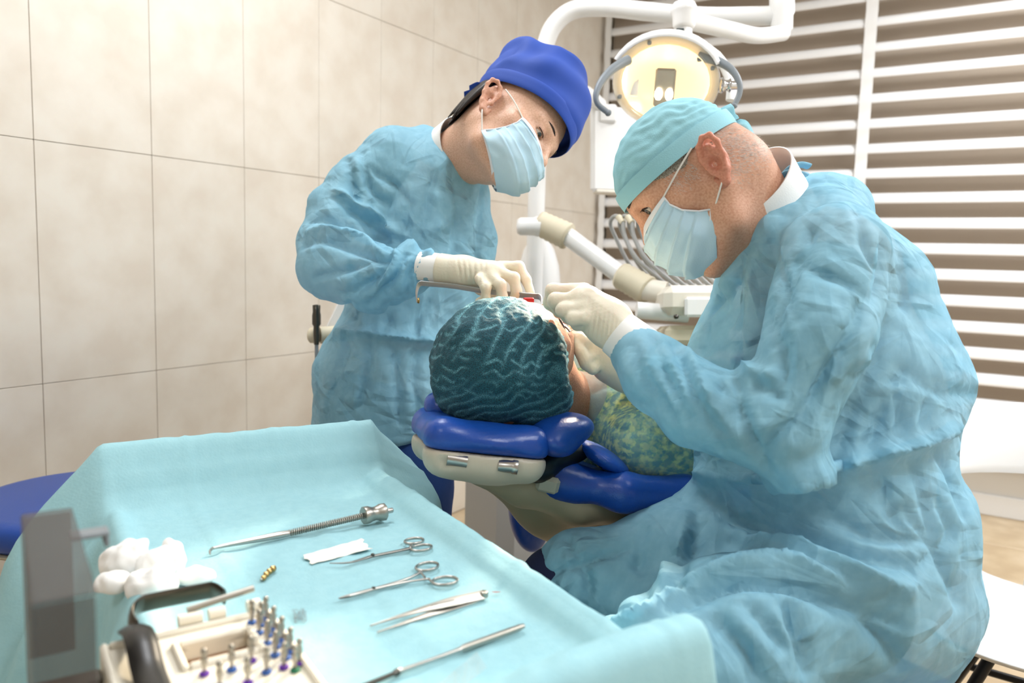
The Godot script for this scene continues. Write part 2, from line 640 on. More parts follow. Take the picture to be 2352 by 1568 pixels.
func crease_map() -> ImageTexture:                  # pressed crease lines of crumpled non-woven cloth: straight tents of random length
	var n := 512
	var h := PackedFloat32Array(); h.resize(n * n)
	rng.seed = 77
	for k in 84:
		var a := Vector2(rng.randf() * n, rng.randf() * n)
		var dir := Vector2.from_angle(rng.randf() * TAU)
		var len := rng.randf_range(50.0, 210.0)
		var w := rng.randf_range(9.0, 34.0)
		var amp := rng.randf_range(0.25, 1.0) * w / 34.0 * (1.0 if k % 3 else -1.0)
		var lo := (a.min(a + dir * len) - Vector2.ONE * w).floor()
		var hi := (a.max(a + dir * len) + Vector2.ONE * w).ceil()
		for y in range(int(lo.y), int(hi.y)):
			for x in range(int(lo.x), int(hi.x)):
				var q := Vector2(x, y) - a
				var t := q.dot(dir)
				if t < 0.0 or t > len: continue
				var d := absf(q.x * dir.y - q.y * dir.x)
				var wt := w * sin(PI * t / len)
				if d >= wt: continue
				h[posmod(y, n) * n + posmod(x, n)] += amp * (wt - d) / w
	var im := Image.create(n, n, false, Image.FORMAT_RF)
	for y in n:
		for x in n: im.set_pixel(x, y, Color(clampf(0.5 + 0.25 * h[y * n + x], 0.0, 1.0), 0, 0))
	return ImageTexture.create_from_image(im)

func set_camera_and_light() -> void:
	view = Basis(Vector3.UP, deg_to_rad(31.859)) * Basis(Vector3.RIGHT, deg_to_rad(-6.196)) * Basis(Vector3.BACK, deg_to_rad(1.569))
	var cam := Camera3D.new()
	cam.name = "camera"
	cam.fov = rad_to_deg(2.0 * atan(784.0 / FOCAL))
	cam.transform = Transform3D(view, EYE)
	cam.near = 0.05
	cam.far = 60.0
	var lens := CameraAttributesPhysical.new()
	lens.frustum_focal_length = 28.0
	lens.frustum_focus_distance = 1.22
	lens.exposure_aperture = 4.4
	lens.frustum_near = 0.05
	lens.frustum_far = 60.0
	cam.attributes = lens
	add_child(cam)
	cam.current = true
	cam.fov = rad_to_deg(2.0 * atan(784.0 / FOCAL))
	var w := WorldEnvironment.new()
	w.name = "surroundings"
	var e := Environment.new()
	e.background_mode = Environment.BG_COLOR
	e.background_color = Color(0.02, 0.02, 0.025)
	e.tonemap_mode = Environment.TONE_MAPPER_LINEAR
	e.tonemap_exposure = 1.32
	e.sdfgi_enabled = true
	e.ssao_enabled = true
	e.ssil_enabled = true
	w.environment = e
	add_child(w)
	# ceiling panels: each a glowing panel in a frame and an area light of its size just below
	for p in [[1.20, -2.4, 3.6, "over the white shell armchair"], [-1.25, -1.25, 1.35, "next to the tiled wall"], [0.4, -3.1, 2.2, "nearest the slatted blind"], [0.9, -0.9, 1.6, "over the middle of the open floor"], [-0.3, 1.1, 0.7, "by the plain front wall"]]:
		ceiling_panel(Vector3(p[0], 2.74, p[1]), p[2], p[3])

func ceiling_panel(at: Vector3, energy: float, where: String) -> void:
	var t := thing("ceiling_light", "square white ceiling light panel " + where, "light", at, "ceiling light panels")
	var g := Geo.new()
	g.box(at_pos(at + Vector3(0, -0.005, 0)), Vector3(0.6, 0.03, 0.6), 0.004)
	part(t, "diffuser", g, M.panel_glow)
	g = Geo.new()
	for s in [-1.0, 1.0]:
		g.box(at_pos(at + Vector3(s * 0.315, 0, 0)), Vector3(0.03, 0.05, 0.66), 0.004)
		g.box(at_pos(at + Vector3(0, 0, s * 0.315)), Vector3(0.6, 0.05, 0.03), 0.004)
	part(t, "frame", g, M.white_enamel)
	var l := AreaLight3D.new()
	l.name = "glow"
	l.area_size = Vector2(0.6, 0.6)
	l.light_energy = energy
	l.light_color = Color(0.975, 0.985, 1.0)
	l.shadow_enabled = true
	l.rotation = Vector3(-PI / 2, 0, 0)
	l.position = Vector3(0, -0.03, 0)
	l.set("area_range", 12.0)
	t.add_child(l)

const WX := -1.99      # face of the tiled wall
const WZ := -4.22      # face of the window wall
const XR := 2.6
const ZN := 2.4
const HC := 2.76

func make_room() -> void:
	var g := Geo.new()
	g.box(at_pos(Vector3((WX + XR) / 2, -0.06, (WZ + ZN) / 2)), Vector3(XR - WX + 0.4, 0.1, ZN - WZ + 0.4), 0.001)
	var fl := structure("floor", g, M.grout)
	g = Geo.new()
	g.box(Transform3D(), Vector3(0.445, 0.012, 0.445), 0.0015)
	var tm := g.mesh()
	for i in 11:
		for j in 15:
			var p := Vector3(WX + 0.225 + i * 0.45, -0.006, WZ + 0.225 + j * 0.45)
			if p.x > XR or p.z > ZN: continue
			copy_part(fl, "tile", tm, M.floor_tile, at_pos(p, Basis(Vector3.UP, PI * 0.5 * ((i * 7 + j * 3) % 4))))
	g = Geo.new()
	g.box(at_pos(Vector3(WX - 0.11, HC / 2, (WZ + ZN) / 2)), Vector3(0.2, HC + 0.1, ZN - WZ + 0.6), 0.001)
	var wl := structure("wall_left", g, M.grout)
	g = Geo.new()
	g.box(Transform3D(), Vector3(0.012, 0.5886, 0.3061), 0.0008)
	tm = g.mesh()
	for j in range(-2, 4):
		for i in range(0, 22):
			var y := 0.795 + (j + 0.5) * 0.590
			var z := -1.0165 + 0.3075 * 8 - (i + 0.5) * 0.3075
			if y > HC - 0.2 or y < 0.0 or z < WZ + 0.1 or z > ZN: continue
			copy_part(wl, "tile", tm, M.wall_tile, at_pos(Vector3(WX - 0.006, y, z)))
	# cut tiles along the floor and the ceiling
	g = Geo.new()
	g.box(Transform3D(), Vector3(0.012, 0.2035, 0.3061), 0.0008)
	tm = g.mesh()
	for i in range(0, 22):
		var z := -1.0165 + 0.3075 * 8 - (i + 0.5) * 0.3075
		if z > WZ + 0.1 and z < ZN: copy_part(wl, "tile", tm, M.wall_tile, at_pos(Vector3(WX - 0.006, 0.1025, z)))
	g = Geo.new()
	g.box(Transform3D(), Vector3(0.012, HC - 2.568, 0.3061), 0.0008)
	tm = g.mesh()
	for i in range(0, 22):
		var z := -1.0165 + 0.3075 * 8 - (i + 0.5) * 0.3075
		if z > WZ + 0.1 and z < ZN: copy_part(wl, "tile", tm, M.wall_tile, at_pos(Vector3(WX - 0.006, (HC + 2.568) / 2, z)))
	g = Geo.new()                                   # window wall with an opening
	var x0 := -1.88; var x1 := 2.2; var y0 := 0.36; var y1 := 2.56
	g.box(at_pos(Vector3((WX - 0.2 + x0) / 2, HC / 2, WZ - 0.1)), Vector3(x0 - WX + 0.2, HC + 0.1, 0.2), 0.001)
	g.box(at_pos(Vector3((XR + 0.2 + x1) / 2, HC / 2, WZ - 0.1)), Vector3(XR + 0.2 - x1, HC + 0.1, 0.2), 0.001)
	g.box(at_pos(Vector3((x0 + x1) / 2, y0 / 2, WZ - 0.1)), Vector3(x1 - x0, y0, 0.2), 0.001)
	g.box(at_pos(Vector3((x0 + x1) / 2, (HC + y1) / 2, WZ - 0.1)), Vector3(x1 - x0, HC + 0.05 - y1, 0.2), 0.001)
	structure("wall_back", g, M.plaster)
	g = Geo.new()
	g.box(at_pos(Vector3(XR + 0.1, HC / 2, (WZ + ZN) / 2)), Vector3(0.2, HC + 0.1, ZN - WZ + 0.2), 0.001)
	structure("wall_right", g, M.plaster)
	g = Geo.new()
	g.box(at_pos(Vector3((WX + XR) / 2, HC / 2, ZN + 0.1)), Vector3(XR - WX + 0.2, HC + 0.1, 0.2), 0.001)
	structure("wall_front", g, M.plaster)
	g = Geo.new()
	g.box(at_pos(Vector3((WX + XR) / 2, HC + 0.05, (WZ + ZN) / 2)), Vector3(XR - WX + 0.6, 0.1, ZN - WZ + 0.6), 0.001)
	structure("ceiling", g, M.ceiling_paint)
	g = Geo.new()
	g.box(at_pos(Vector3((WX + XR) / 2, 0.05, WZ + 0.0075)), Vector3(XR - WX - 0.02, 0.1, 0.015), 0.004)
	structure("baseboard_back", g, M.white_enamel)
	# window: frame, glass, closed taupe roller shade behind the slats
	g = Geo.new()
	for x in [x0 + 0.03, -0.5, 0.85, x1 - 0.03]: g.box(at_pos(Vector3(x, (y0 + y1) / 2, WZ - 0.13)), Vector3(0.06, y1 - y0, 0.06), 0.004)
	for y in [y0 + 0.03, y1 - 0.03]: g.box(at_pos(Vector3((x0 + x1) / 2, y, WZ - 0.13)), Vector3(x1 - x0, 0.06, 0.06), 0.004)
	var wn := structure("window_1", g, M.white_enamel)
	for xs in [[x0 + 0.06, -0.53], [-0.47, 0.82], [0.88, x1 - 0.06]]:
		g = Geo.new()
		g.box(at_pos(Vector3((xs[0] + xs[1]) / 2, (y0 + y1) / 2, WZ - 0.13)), Vector3(xs[1] - xs[0], y1 - y0 - 0.12, 0.006), 0.001)
		part(wn, "pane", g, M.window_glass)

func make_blinds() -> void:
	var zb := WZ + 0.05
	var t := thing("roller_shade", "plain taupe fabric roller shade drawn down behind white slats", "roller shade", Vector3(0.15, 0.3, zb))
	var g := Geo.new()
	g.box(at_pos(Vector3(0.15, 1.45, zb)), Vector3(4.24, 2.27, 0.004), 0.001)
	part(t, "cloth", g, M.shade_taupe)
	g = Geo.new()
	g.tube([Vector3(-1.97, 2.62, zb), Vector3(2.27, 2.62, zb)], 0.03, 16)
	part(t, "roller", g, M.white_enamel)
	g = Geo.new()
	g.box(at_pos(Vector3(0.15, 0.31, zb)), Vector3(4.24, 0.025, 0.014), 0.003)
	part(t, "hem_bar", g, M.white_enamel)
	# horizontal blind in front
	var zs := WZ + 0.15
	var b := thing("venetian_blind", "white horizontal slat blind with wide curved slats and cloth tapes", "blind", Vector3(0.1, 0.3, zs))
	g = Geo.new()
	var rings := []
	for x in [-1.955, 2.2]:
		var ring := []
		for k in 13:                               # outer arc, then back along the inner one
			var a := deg_to_rad(102.0 - 118.0 * k / 12.0)
			ring.append(Vector3(x, sin(a) * 0.040 - 0.019, cos(a) * 0.046 - 0.02))
		for k in 13:
			var a := deg_to_rad(-16.0 + 118.0 * k / 12.0)
			ring.append(Vector3(x, sin(a) * 0.0365 - 0.019, cos(a) * 0.0425 - 0.02))
		if x < 0: ring.reverse()
		rings.append(ring)
	rings[0].reverse()
	g.loft(rings)
	var sm := g.mesh()
	for k in range(-8, 11):
		copy_part(b, "slat", sm, M.slat_white, at_pos(Vector3(0, 1.3445 + k * 0.1148, zs)))
	for x in [-1.945, -0.615, 0.72, 2.1]:
		g = Geo.new()
		var w := 0.052 if x > -1.0 else 0.036
		var rows := []
		for k in range(-8, 11):
			var yk := 1.3445 + k * 0.1148
			for q in [[-0.045, 0.031], [-0.02, 0.034], [0.02, 0.030], [0.05, 0.027]]:
				rows.append([Vector3(x - w / 2, yk + q[0], zs + q[1]), Vector3(x + w / 2, yk + q[0], zs + q[1])])
		g.sheet(rows, 0.0015)
		part(b, "ladder_tape", g, M.tape_white)
	g = Geo.new()
	g.box(at_pos(Vector3(0.12, 0.35, zs)), Vector3(4.15, 0.03, 0.06), 0.006)
	part(b, "bottom_rail", g, M.slat_white)
	g = Geo.new()
	g.box(at_pos(Vector3(0.12, 2.64, zs)), Vector3(4.15, 0.06, 0.07), 0.006)
	part(b, "head_rail", g, M.white_enamel)

func make_lamp() -> void:
	var base := A(1222, 700, 2.35)
	base.y = 0.0
	var t := thing("dental_lamp", "white jointed operating lamp with glowing oval reflector and grey handles", "lamp", base)
	# post of the unit, bent over into the long arm
	var p1 := A(1222, 640, 2.35)
	var top := A(1240, 200, 2.35)
	p1 = Vector3(top.x, 0.95, top.z)
	var g := Geo.new()
	var path := [Vector3(top.x, 0.803, top.z), p1, Vector3(top.x, 1.2, top.z), top]
	path.append_array(spline([A(1246, 130, 2.34), A(1268, 65, 2.33), A(1315, 24, 2.32), A(1390, 17, 2.30), A(1480, 26, 2.27), A(1620, 38, 2.24), A(1790, 36, 2.2)], 6))
	g.tube(path, 0.0262, 20)
	part(t, "post_tube", g, M.white_enamel)
	g = Geo.new()                                   # elbow at the arm's end
	g.lathe(A(1796, 32, 2.19) - view.y * 0.055, view.y, [[0, 0], [0.02, 0.002], [0.029, 0.012], [0.03, 0.05], [0.034, 0.056], [0.034, 0.1], [0.027, 0.112], [0, 0.114]], 24)
	part(t, "elbow", g, M.white_enamel)
	g = Geo.new()
	g.tube(spline([A(1800, 76, 2.16), A(1740, 82, 2.08), A(1680, 70, 1.98), A(1575, 46, 1.86)], 6), 0.021, 16)
	part(t, "spring_arm", g, M.white_enamel)
	g = Geo.new()
	var k := A(1571, 40, 1.85)
	g.lathe(k - view.y * 0.03, view.y, [[0, 0], [0.02, 0.001], [0.026, 0.01], [0.027, 0.035], [0.031, 0.04], [0.0315, 0.05], [0.026, 0.062], [0.012, 0.069], [0, 0.07]], 24)
	part(t, "knuckle", g, M.white_enamel)
	g = Geo.new()
	g.tube([k - view.y * 0.028, k - view.y * 0.062], [0.019, 0.021], 16)
	part(t, "neck", g, M.white_enamel)
	g = Geo.new()
	g.box(at_pos(A(1562, 71, 1.83), view), Vector3(0.018, 0.012, 0.006), 0.001)
	part(t, "badge", g, M.iris_grey)
	# head: aims at the patient's mouth
	var c := A(1528, 190, 1.80)
	var aimed := (A(1290, 720, 1.2) - c).normalized()
	var f := (aimed * 0.55 + (EYE - c).normalized() * 0.75).normalized()
	var right := view.x - f * view.x.dot(f)
	right = right.normalized()
	var up := f.cross(right).normalized() * 1.0
	if up.y < 0: up = -up
	var W := 0.120
	var H := 0.100
	var bowl := func(u: float, a: float, depth: float, s: float) -> Vector3:
		return c + right * (cos(a) * W * u * s) + up * (sin(a) * H * u * s) - f * (depth * (1.0 - u * u))
	g = Geo.new()                                   # outer shell
	var rings := []
	for i in 9:
		var ring := []
		for q in 40: ring.append(bowl.call(0.02 + 0.98 * i / 8.0, TAU * q / 40, 0.062, 1.0))
		rings.append(ring)
	g.sheet(rings, 0.0, true)
	part(t, "shell", g, M.ivory_plastic)
	g = Geo.new()                                   # faceted mirror inside
	rings = []
	for i in 8:
		var ring := []
		for q in 28:
			var wob := 1.0 + 0.012 * (1 if (i + q) % 2 == 0 else -1)
			ring.append(bowl.call(0.05 + 0.95 * i / 7.0, TAU * q / 28, 0.05 * wob, 0.83))
		rings.append(ring)
	for r in rings: r.reverse()
	g.sheet(rings, 0.0, true)
	part(t, "reflector", g, M.lamp_mirror)
	g = Geo.new()                                   # clear ring round the mirror
	rings = []
	for q in [[0.83, 0.0], [0.90, 0.012], [1.0, 0.008], [1.02, -0.004], [1.0, -0.012]]:
		var ring := []
		for j in 48:
			var a := TAU * j / 48
			ring.append(c + right * (cos(a) * W * q[0]) + up * (sin(a) * H * q[0]) + f * q[1])
		rings.append(ring)
	g.sheet(rings, 0.0, true)
	part(t, "rim", g, M.clear_plastic)
	for q in 4:
		g = Geo.new()
		var a := TAU * q / 4 + 0.4
		g.box(at_pos(c + right * cos(a) * W * 0.92 + up * sin(a) * H * 0.92, Basis(right, up, f)), Vector3(0.009, 0.009, 0.01), 0.002)
		part(t, "rim_clip", g, M.handle_grey)
	g = Geo.new()                                   # bulb shield with two bulbs in front of the mirror
	g.box(at_pos(c + f * 0.006 - up * 0.01, Basis(right, up, f)), Vector3(0.046, 0.085, 0.012), 0.004)
	part(t, "bulb_shield", g, M.satin_steel)
	for s in [-1.0, 1.0]:
		g = Geo.new()
		var bc: Vector3 = c + f * 0.016 - up * 0.024 + right * s * 0.012
		g.lathe(bc - up * 0.012, up, [[0, 0], [0.005, 0.001], [0.0085, 0.008], [0.0085, 0.018], [0.005, 0.025], [0, 0.027]], 16)
		part(t, "bulb", g, M.bulb_glow)
	g = Geo.new()                                   # white bar over the head
	rings = []
	for i in 15:
		var a := deg_to_rad(155.0 - 130.0 * i / 14.0)
		var p: Vector3 = c + right * (cos(a) * W * 1.0) + up * (sin(a) * H * 0.98 + 0.004) + f * 0.008
		var o := (right * cos(a) + up * sin(a)).normalized()
		rings.append([p - f * 0.03, p - f * 0.03 + o * 0.011, p + f * 0.006 + o * 0.011, p + f * 0.01, p + f * 0.006])
	g.loft(rings)
	part(t, "head_bar", g, M.white_enamel)
	g = Geo.new()                                   # yoke
	var arc := []
	var yc := A(1570, 205, 1.83)
	for i in 15:
		var a := deg_to_rad(185.0 - 195.0 * i / 14.0)
		arc.append(yc + view.x * cos(a) * 0.118 + view.y * sin(a) * 0.118 - view.z * 0.02)
	g.tube(arc, 0.0105, 10, true, 1.6)
	part(t, "yoke", g, M.white_enamel)
	g = Geo.new()
	g.tube([A(1645, 196, 1.79), A(1694, 196, 1.81)], [0.012, 0.010], 14)
	g.lathe(A(1652, 196, 1.775), view.x, [[0, 0], [0.016, 0.001], [0.018, 0.006], [0.012, 0.012], [0.012, 0.02], [0.016, 0.024], [0, 0.026]], 16)
	part(t, "pivot", g, M.chrome)
	var hl := [A(1442, 138, 1.77), A(1408, 158, 1.74), A(1381, 188, 1.72), A(1369, 218, 1.71), A(1374, 240, 1.71), A(1397, 259, 1.71)]
	var hr := [A(1606, 130, 1.77), A(1648, 140, 1.75), A(1680, 160, 1.73), A(1698, 190, 1.72), A(1698, 216, 1.72), A(1686, 242, 1.72)]
	for h in [hl, hr]:
		g = Geo.new()
		var pts := spline(h, 6)
		var rr := []
		for i in pts.size(): rr.append(lerpf(0.0115, 0.0062, minf(1.0, i / 20.0)))
		g.tube(pts, rr, 12)
		g.lathe(h[5] + (h[4] - h[5]).normalized() * 0.003, h[5] - h[4], [[0.0062, 0], [0.0075, 0.002], [0.0072, 0.006], [0.004, 0.009], [0, 0.01]], 12)
		part(t, "handle", g, M.handle_grey)
	var l := SpotLight3D.new()
	l.name = "beam"
	l.light_color = Color(1.0, 0.93, 0.82)
	l.light_energy = 4.0
	l.light_size = 0.06
	l.spot_angle = 12.0
	l.spot_angle_attenuation = 0.5
	l.spot_range = 8.0
	l.shadow_enabled = true
	var lp := c + f * 0.05
	var dir := (A(1292, 715, 1.18) - lp).normalized()
	l.transform = Transform3D(Basis.looking_at(dir), lp - base)
	t.add_child(l)

func ribbed(g: Geo, a: Vector3, b: Vector3, r1: float, r2: float, n: int) -> void:
	var prof := []
	for i in n * 2 + 1:
		var q := float(i) / (n * 2)
		prof.append([lerpf(r1, r2, q) * (1.0 + (0.07 if i % 2 else 0.0)), q * a.distance_to(b)])
	prof.push_front([0, 0]); prof.append([0, a.distance_to(b)])
	g.lathe(a, b - a, prof, 20)

func make_delivery_unit() -> void:
	var base := A(1222, 900, 2.42)
	base.y = 0
	var t := thing("delivery_unit", "white dental delivery unit on jointed arm with a fan of grey hoses", "dental unit", base)
	var d := 2.3
	var g := Geo.new()                              # pivot on the post
	g.lathe(A(1186, 520, d - 0.01), view.x, [[0, 0], [0.02, 0.002], [0.026, 0.012], [0.026, 0.05], [0.03, 0.06], [0.03, 0.09], [0, 0.092]], 24)
	part(t, "pivot", g, M.white_enamel)
	g = Geo.new()
	ribbed(g, A(1238, 512, d), A(1306, 544, d - 0.03), 0.035, 0.038, 6)
	part(t, "bellows", g, M.cream_rubber)
	g = Geo.new()
	g.tube([A(1300, 540, d - 0.03), A(1446, 646, d - 0.14)], [0.0265, 0.026], 18)
	part(t, "arm", g, M.white_enamel)
	g = Geo.new()
	ribbed(g, A(1426, 632, d - 0.13), A(1490, 668, d - 0.18), 0.036, 0.038, 6)
	part(t, "bellows", g, M.cream_rubber)
	g = Geo.new()
	g.tube([A(1480, 664, d - 0.18), A(1530, 672, d - 0.2)], [0.03, 0.03], 18)
	part(t, "knuckle", g, M.ivory_plastic)
	g = Geo.new()
	g.box(at_pos(A(1600, 694, d - 0.2), view), Vector3(0.22, 0.075, 0.26), 0.02)
	part(t, "console", g, M.ivory_plastic)
	g = Geo.new()
	g.box(at_pos(A(1618, 705, d - 0.33), view), Vector3(0.10, 0.05, 0.02), 0.006)
	part(t, "panel", g, M.white_enamel)
	g = Geo.new()
	g.tube([A(1462, 712, d - 0.25), A(1580, 722, d - 0.25)], 0.022, 16)
	part(t, "tray_bar", g, M.white_enamel)
	g = Geo.new()
	g.box(at_pos(A(1560, 770, d - 0.2), view), Vector3(0.10, 0.05, 0.16), 0.012)
	part(t, "bracket", g, M.cream_rubber)
	g = Geo.new()
	g.lathe(A(1552, 727, d - 0.36), view.z, [[0, 0], [0.006, 0.0], [0.006, 0.008], [0, 0.009]], 12)
	part(t, "screw", g, M.dark_steel)
	for i in 7:                                     # hoses: up from the console, over and down again
		var x := i * 21.0
		var dd := d - 0.06 - i * 0.018
		g = Geo.new()
		var p := spline([A(1500 + x * 0.95, 664, dd + 0.02), A(1448 + x * 0.98, 610, dd), A(1414 + x, 545, dd), A(1402 + x, 512, dd - 0.01), A(1413 + x, 496, dd - 0.04), A(1430 + x, 508, dd - 0.07), A(1436 + x, 545, dd - 0.08), A(1468 + x, 600, dd - 0.1), A(1540 + x * 0.9, 660, dd - 0.1)], 7)
		g.tube(p, 0.0058, 8)
		part(t, "hose", g, M.grey_panel)
		g = Geo.new()
		g.tube([p[31], p[36]], [0.009, 0.0085], 10)
		part(t, "hose_collar", g, M.cream_rubber)
	# unit body: column with bowl shell beside the post
	g = Geo.new()
	var rings := []
	for q in [[550, 10], [556, 24], [575, 36], [610, 46], [660, 50], [760, 52]]:
		var ring := []
		var c := A(1238, q[0], 2.5)
		for k in 20:
			var a := -TAU * k / 20
			ring.append(c + view.x * cos(a) * PX(q[1], 2.5) + Vector3(sin(31.0), 0, 0) * 0 + view.z * sin(a) * 0.09)
		rings.append(ring)
	g.loft(rings)
	part(t, "bowl_shell", g, M.white_enamel)
	g = Geo.new()
	var bc := A(1222, 900, 2.45)
	var turn := Basis(Vector3.UP, deg_to_rad(60))
	g.box(at_pos(Vector3(bc.x, 0.42, bc.z), turn), Vector3(0.34, 0.76, 0.30), 0.04)
	part(t, "body", g, M.grey_panel)
	g = Geo.new()
	g.box(at_pos(Vector3(bc.x, 0.025, bc.z), turn), Vector3(0.44, 0.05, 0.42), 0.015)
	part(t, "foot_plate", g, M.ivory_plastic)
	# monitor on its own bracket
	var mp := A(1412, 345, 2.62)
	var mt := thing("monitor", "white flat monitor seen from its back on a short white arm", "monitor", mp)
	g = Geo.new()
	g.box(at_pos(mp, view * Basis(Vector3.UP, 0.25)), Vector3(0.17, 0.285, 0.03), 0.01)
	part(mt, "housing", g, M.white_enamel)
	g = Geo.new()
	g.box(at_pos(mp + view.x * 0.004 - view.y * 0.142, view * Basis(Vector3.UP, 0.25)), Vector3(0.15, 0.012, 0.036), 0.004)
	part(mt, "lower_edge", g, M.ivory_plastic)
	g = Geo.new()
	g.tube([A(1268, 203, 2.41), A(1345, 214, 2.5), A(1378, 240, 2.6)], [0.018, 0.024, 0.022], 14)
	g.box(at_pos(A(1395, 262, 2.60), view), Vector3(0.06, 0.06, 0.03), 0.006)
	part(mt, "bracket", g, M.white_enamel)

func make_suction_holder() -> void:
	var t := thing("suction_holder", "cream suction arm behind the gowned woman with metal tip and thin hose", "suction unit", A(760, 780, 1.95))
	var g := Geo.new()
	var e := A(707, 770, 1.93)
	g.tube([A(735, 770, 1.93), A(800, 765, 1.96), A(900, 757, 2.0)], 0.021, 16)
	part(t, "arm", g, M.cream_rubber)
	g = Geo.new()
	g.lathe(e, view.x, [[0, 0], [0.012, 0.001], [0.019, 0.006], [0.02, 0.02], [0.016, 0.03], [0, 0.032]], 18)
	part(t, "end_knob", g, M.cream_rubber)
	g = Geo.new()
	g.lathe(A(727, 792, 1.90), A(727, 700, 1.90) - A(727, 792, 1.90), [[0, 0], [0.006, 0.001], [0.008, 0.03], [0.007, 0.045], [0.0105, 0.05], [0.0105, 0.072], [0.009, 0.08], [0.0095, 0.096], [0, 0.098]], 14)
	part(t, "suction_tip", g, M.dark_steel)
	g = Geo.new()
	g.tube(spline([A(727, 790, 1.9), A(728, 850, 1.9), A(732, 920, 1.92), A(745, 1000, 1.95), A(790, 1060, 2.0), A(850, 1010, 2.03), A(880, 780, 2.0)], 6), 0.0045, 8)
	part(t, "hose", g, M.handle_grey)
	g = Geo.new()
	g.box(at_pos(A(782, 735, 1.98), view * Basis(Vector3.BACK, -0.45)), Vector3(0.05, 0.085, 0.012), 0.004)
	part(t, "control_panel", g, M.white_enamel)
	g = Geo.new()
	var b := A(900, 757, 2.0)
	g.tube([b, Vector3(b.x, 0.9, b.z), Vector3(b.x, 0.03, b.z)], 0.024, 14)
	part(t, "stand", g, M.white_enamel)
	g = Geo.new()
	g.lathe(Vector3(b.x, 0, b.z), Vector3.UP, [[0, 0], [0.16, 0.0], [0.16, 0.015], [0.05, 0.03], [0, 0.032]], 24)
	part(t, "foot", g, M.grey_panel)

func cushion(f: Field, pts: Array, r: float, k := 0.02) -> void:
	for i in pts.size() - 1: f.cap(pts[i], pts[i + 1], r, r, k)

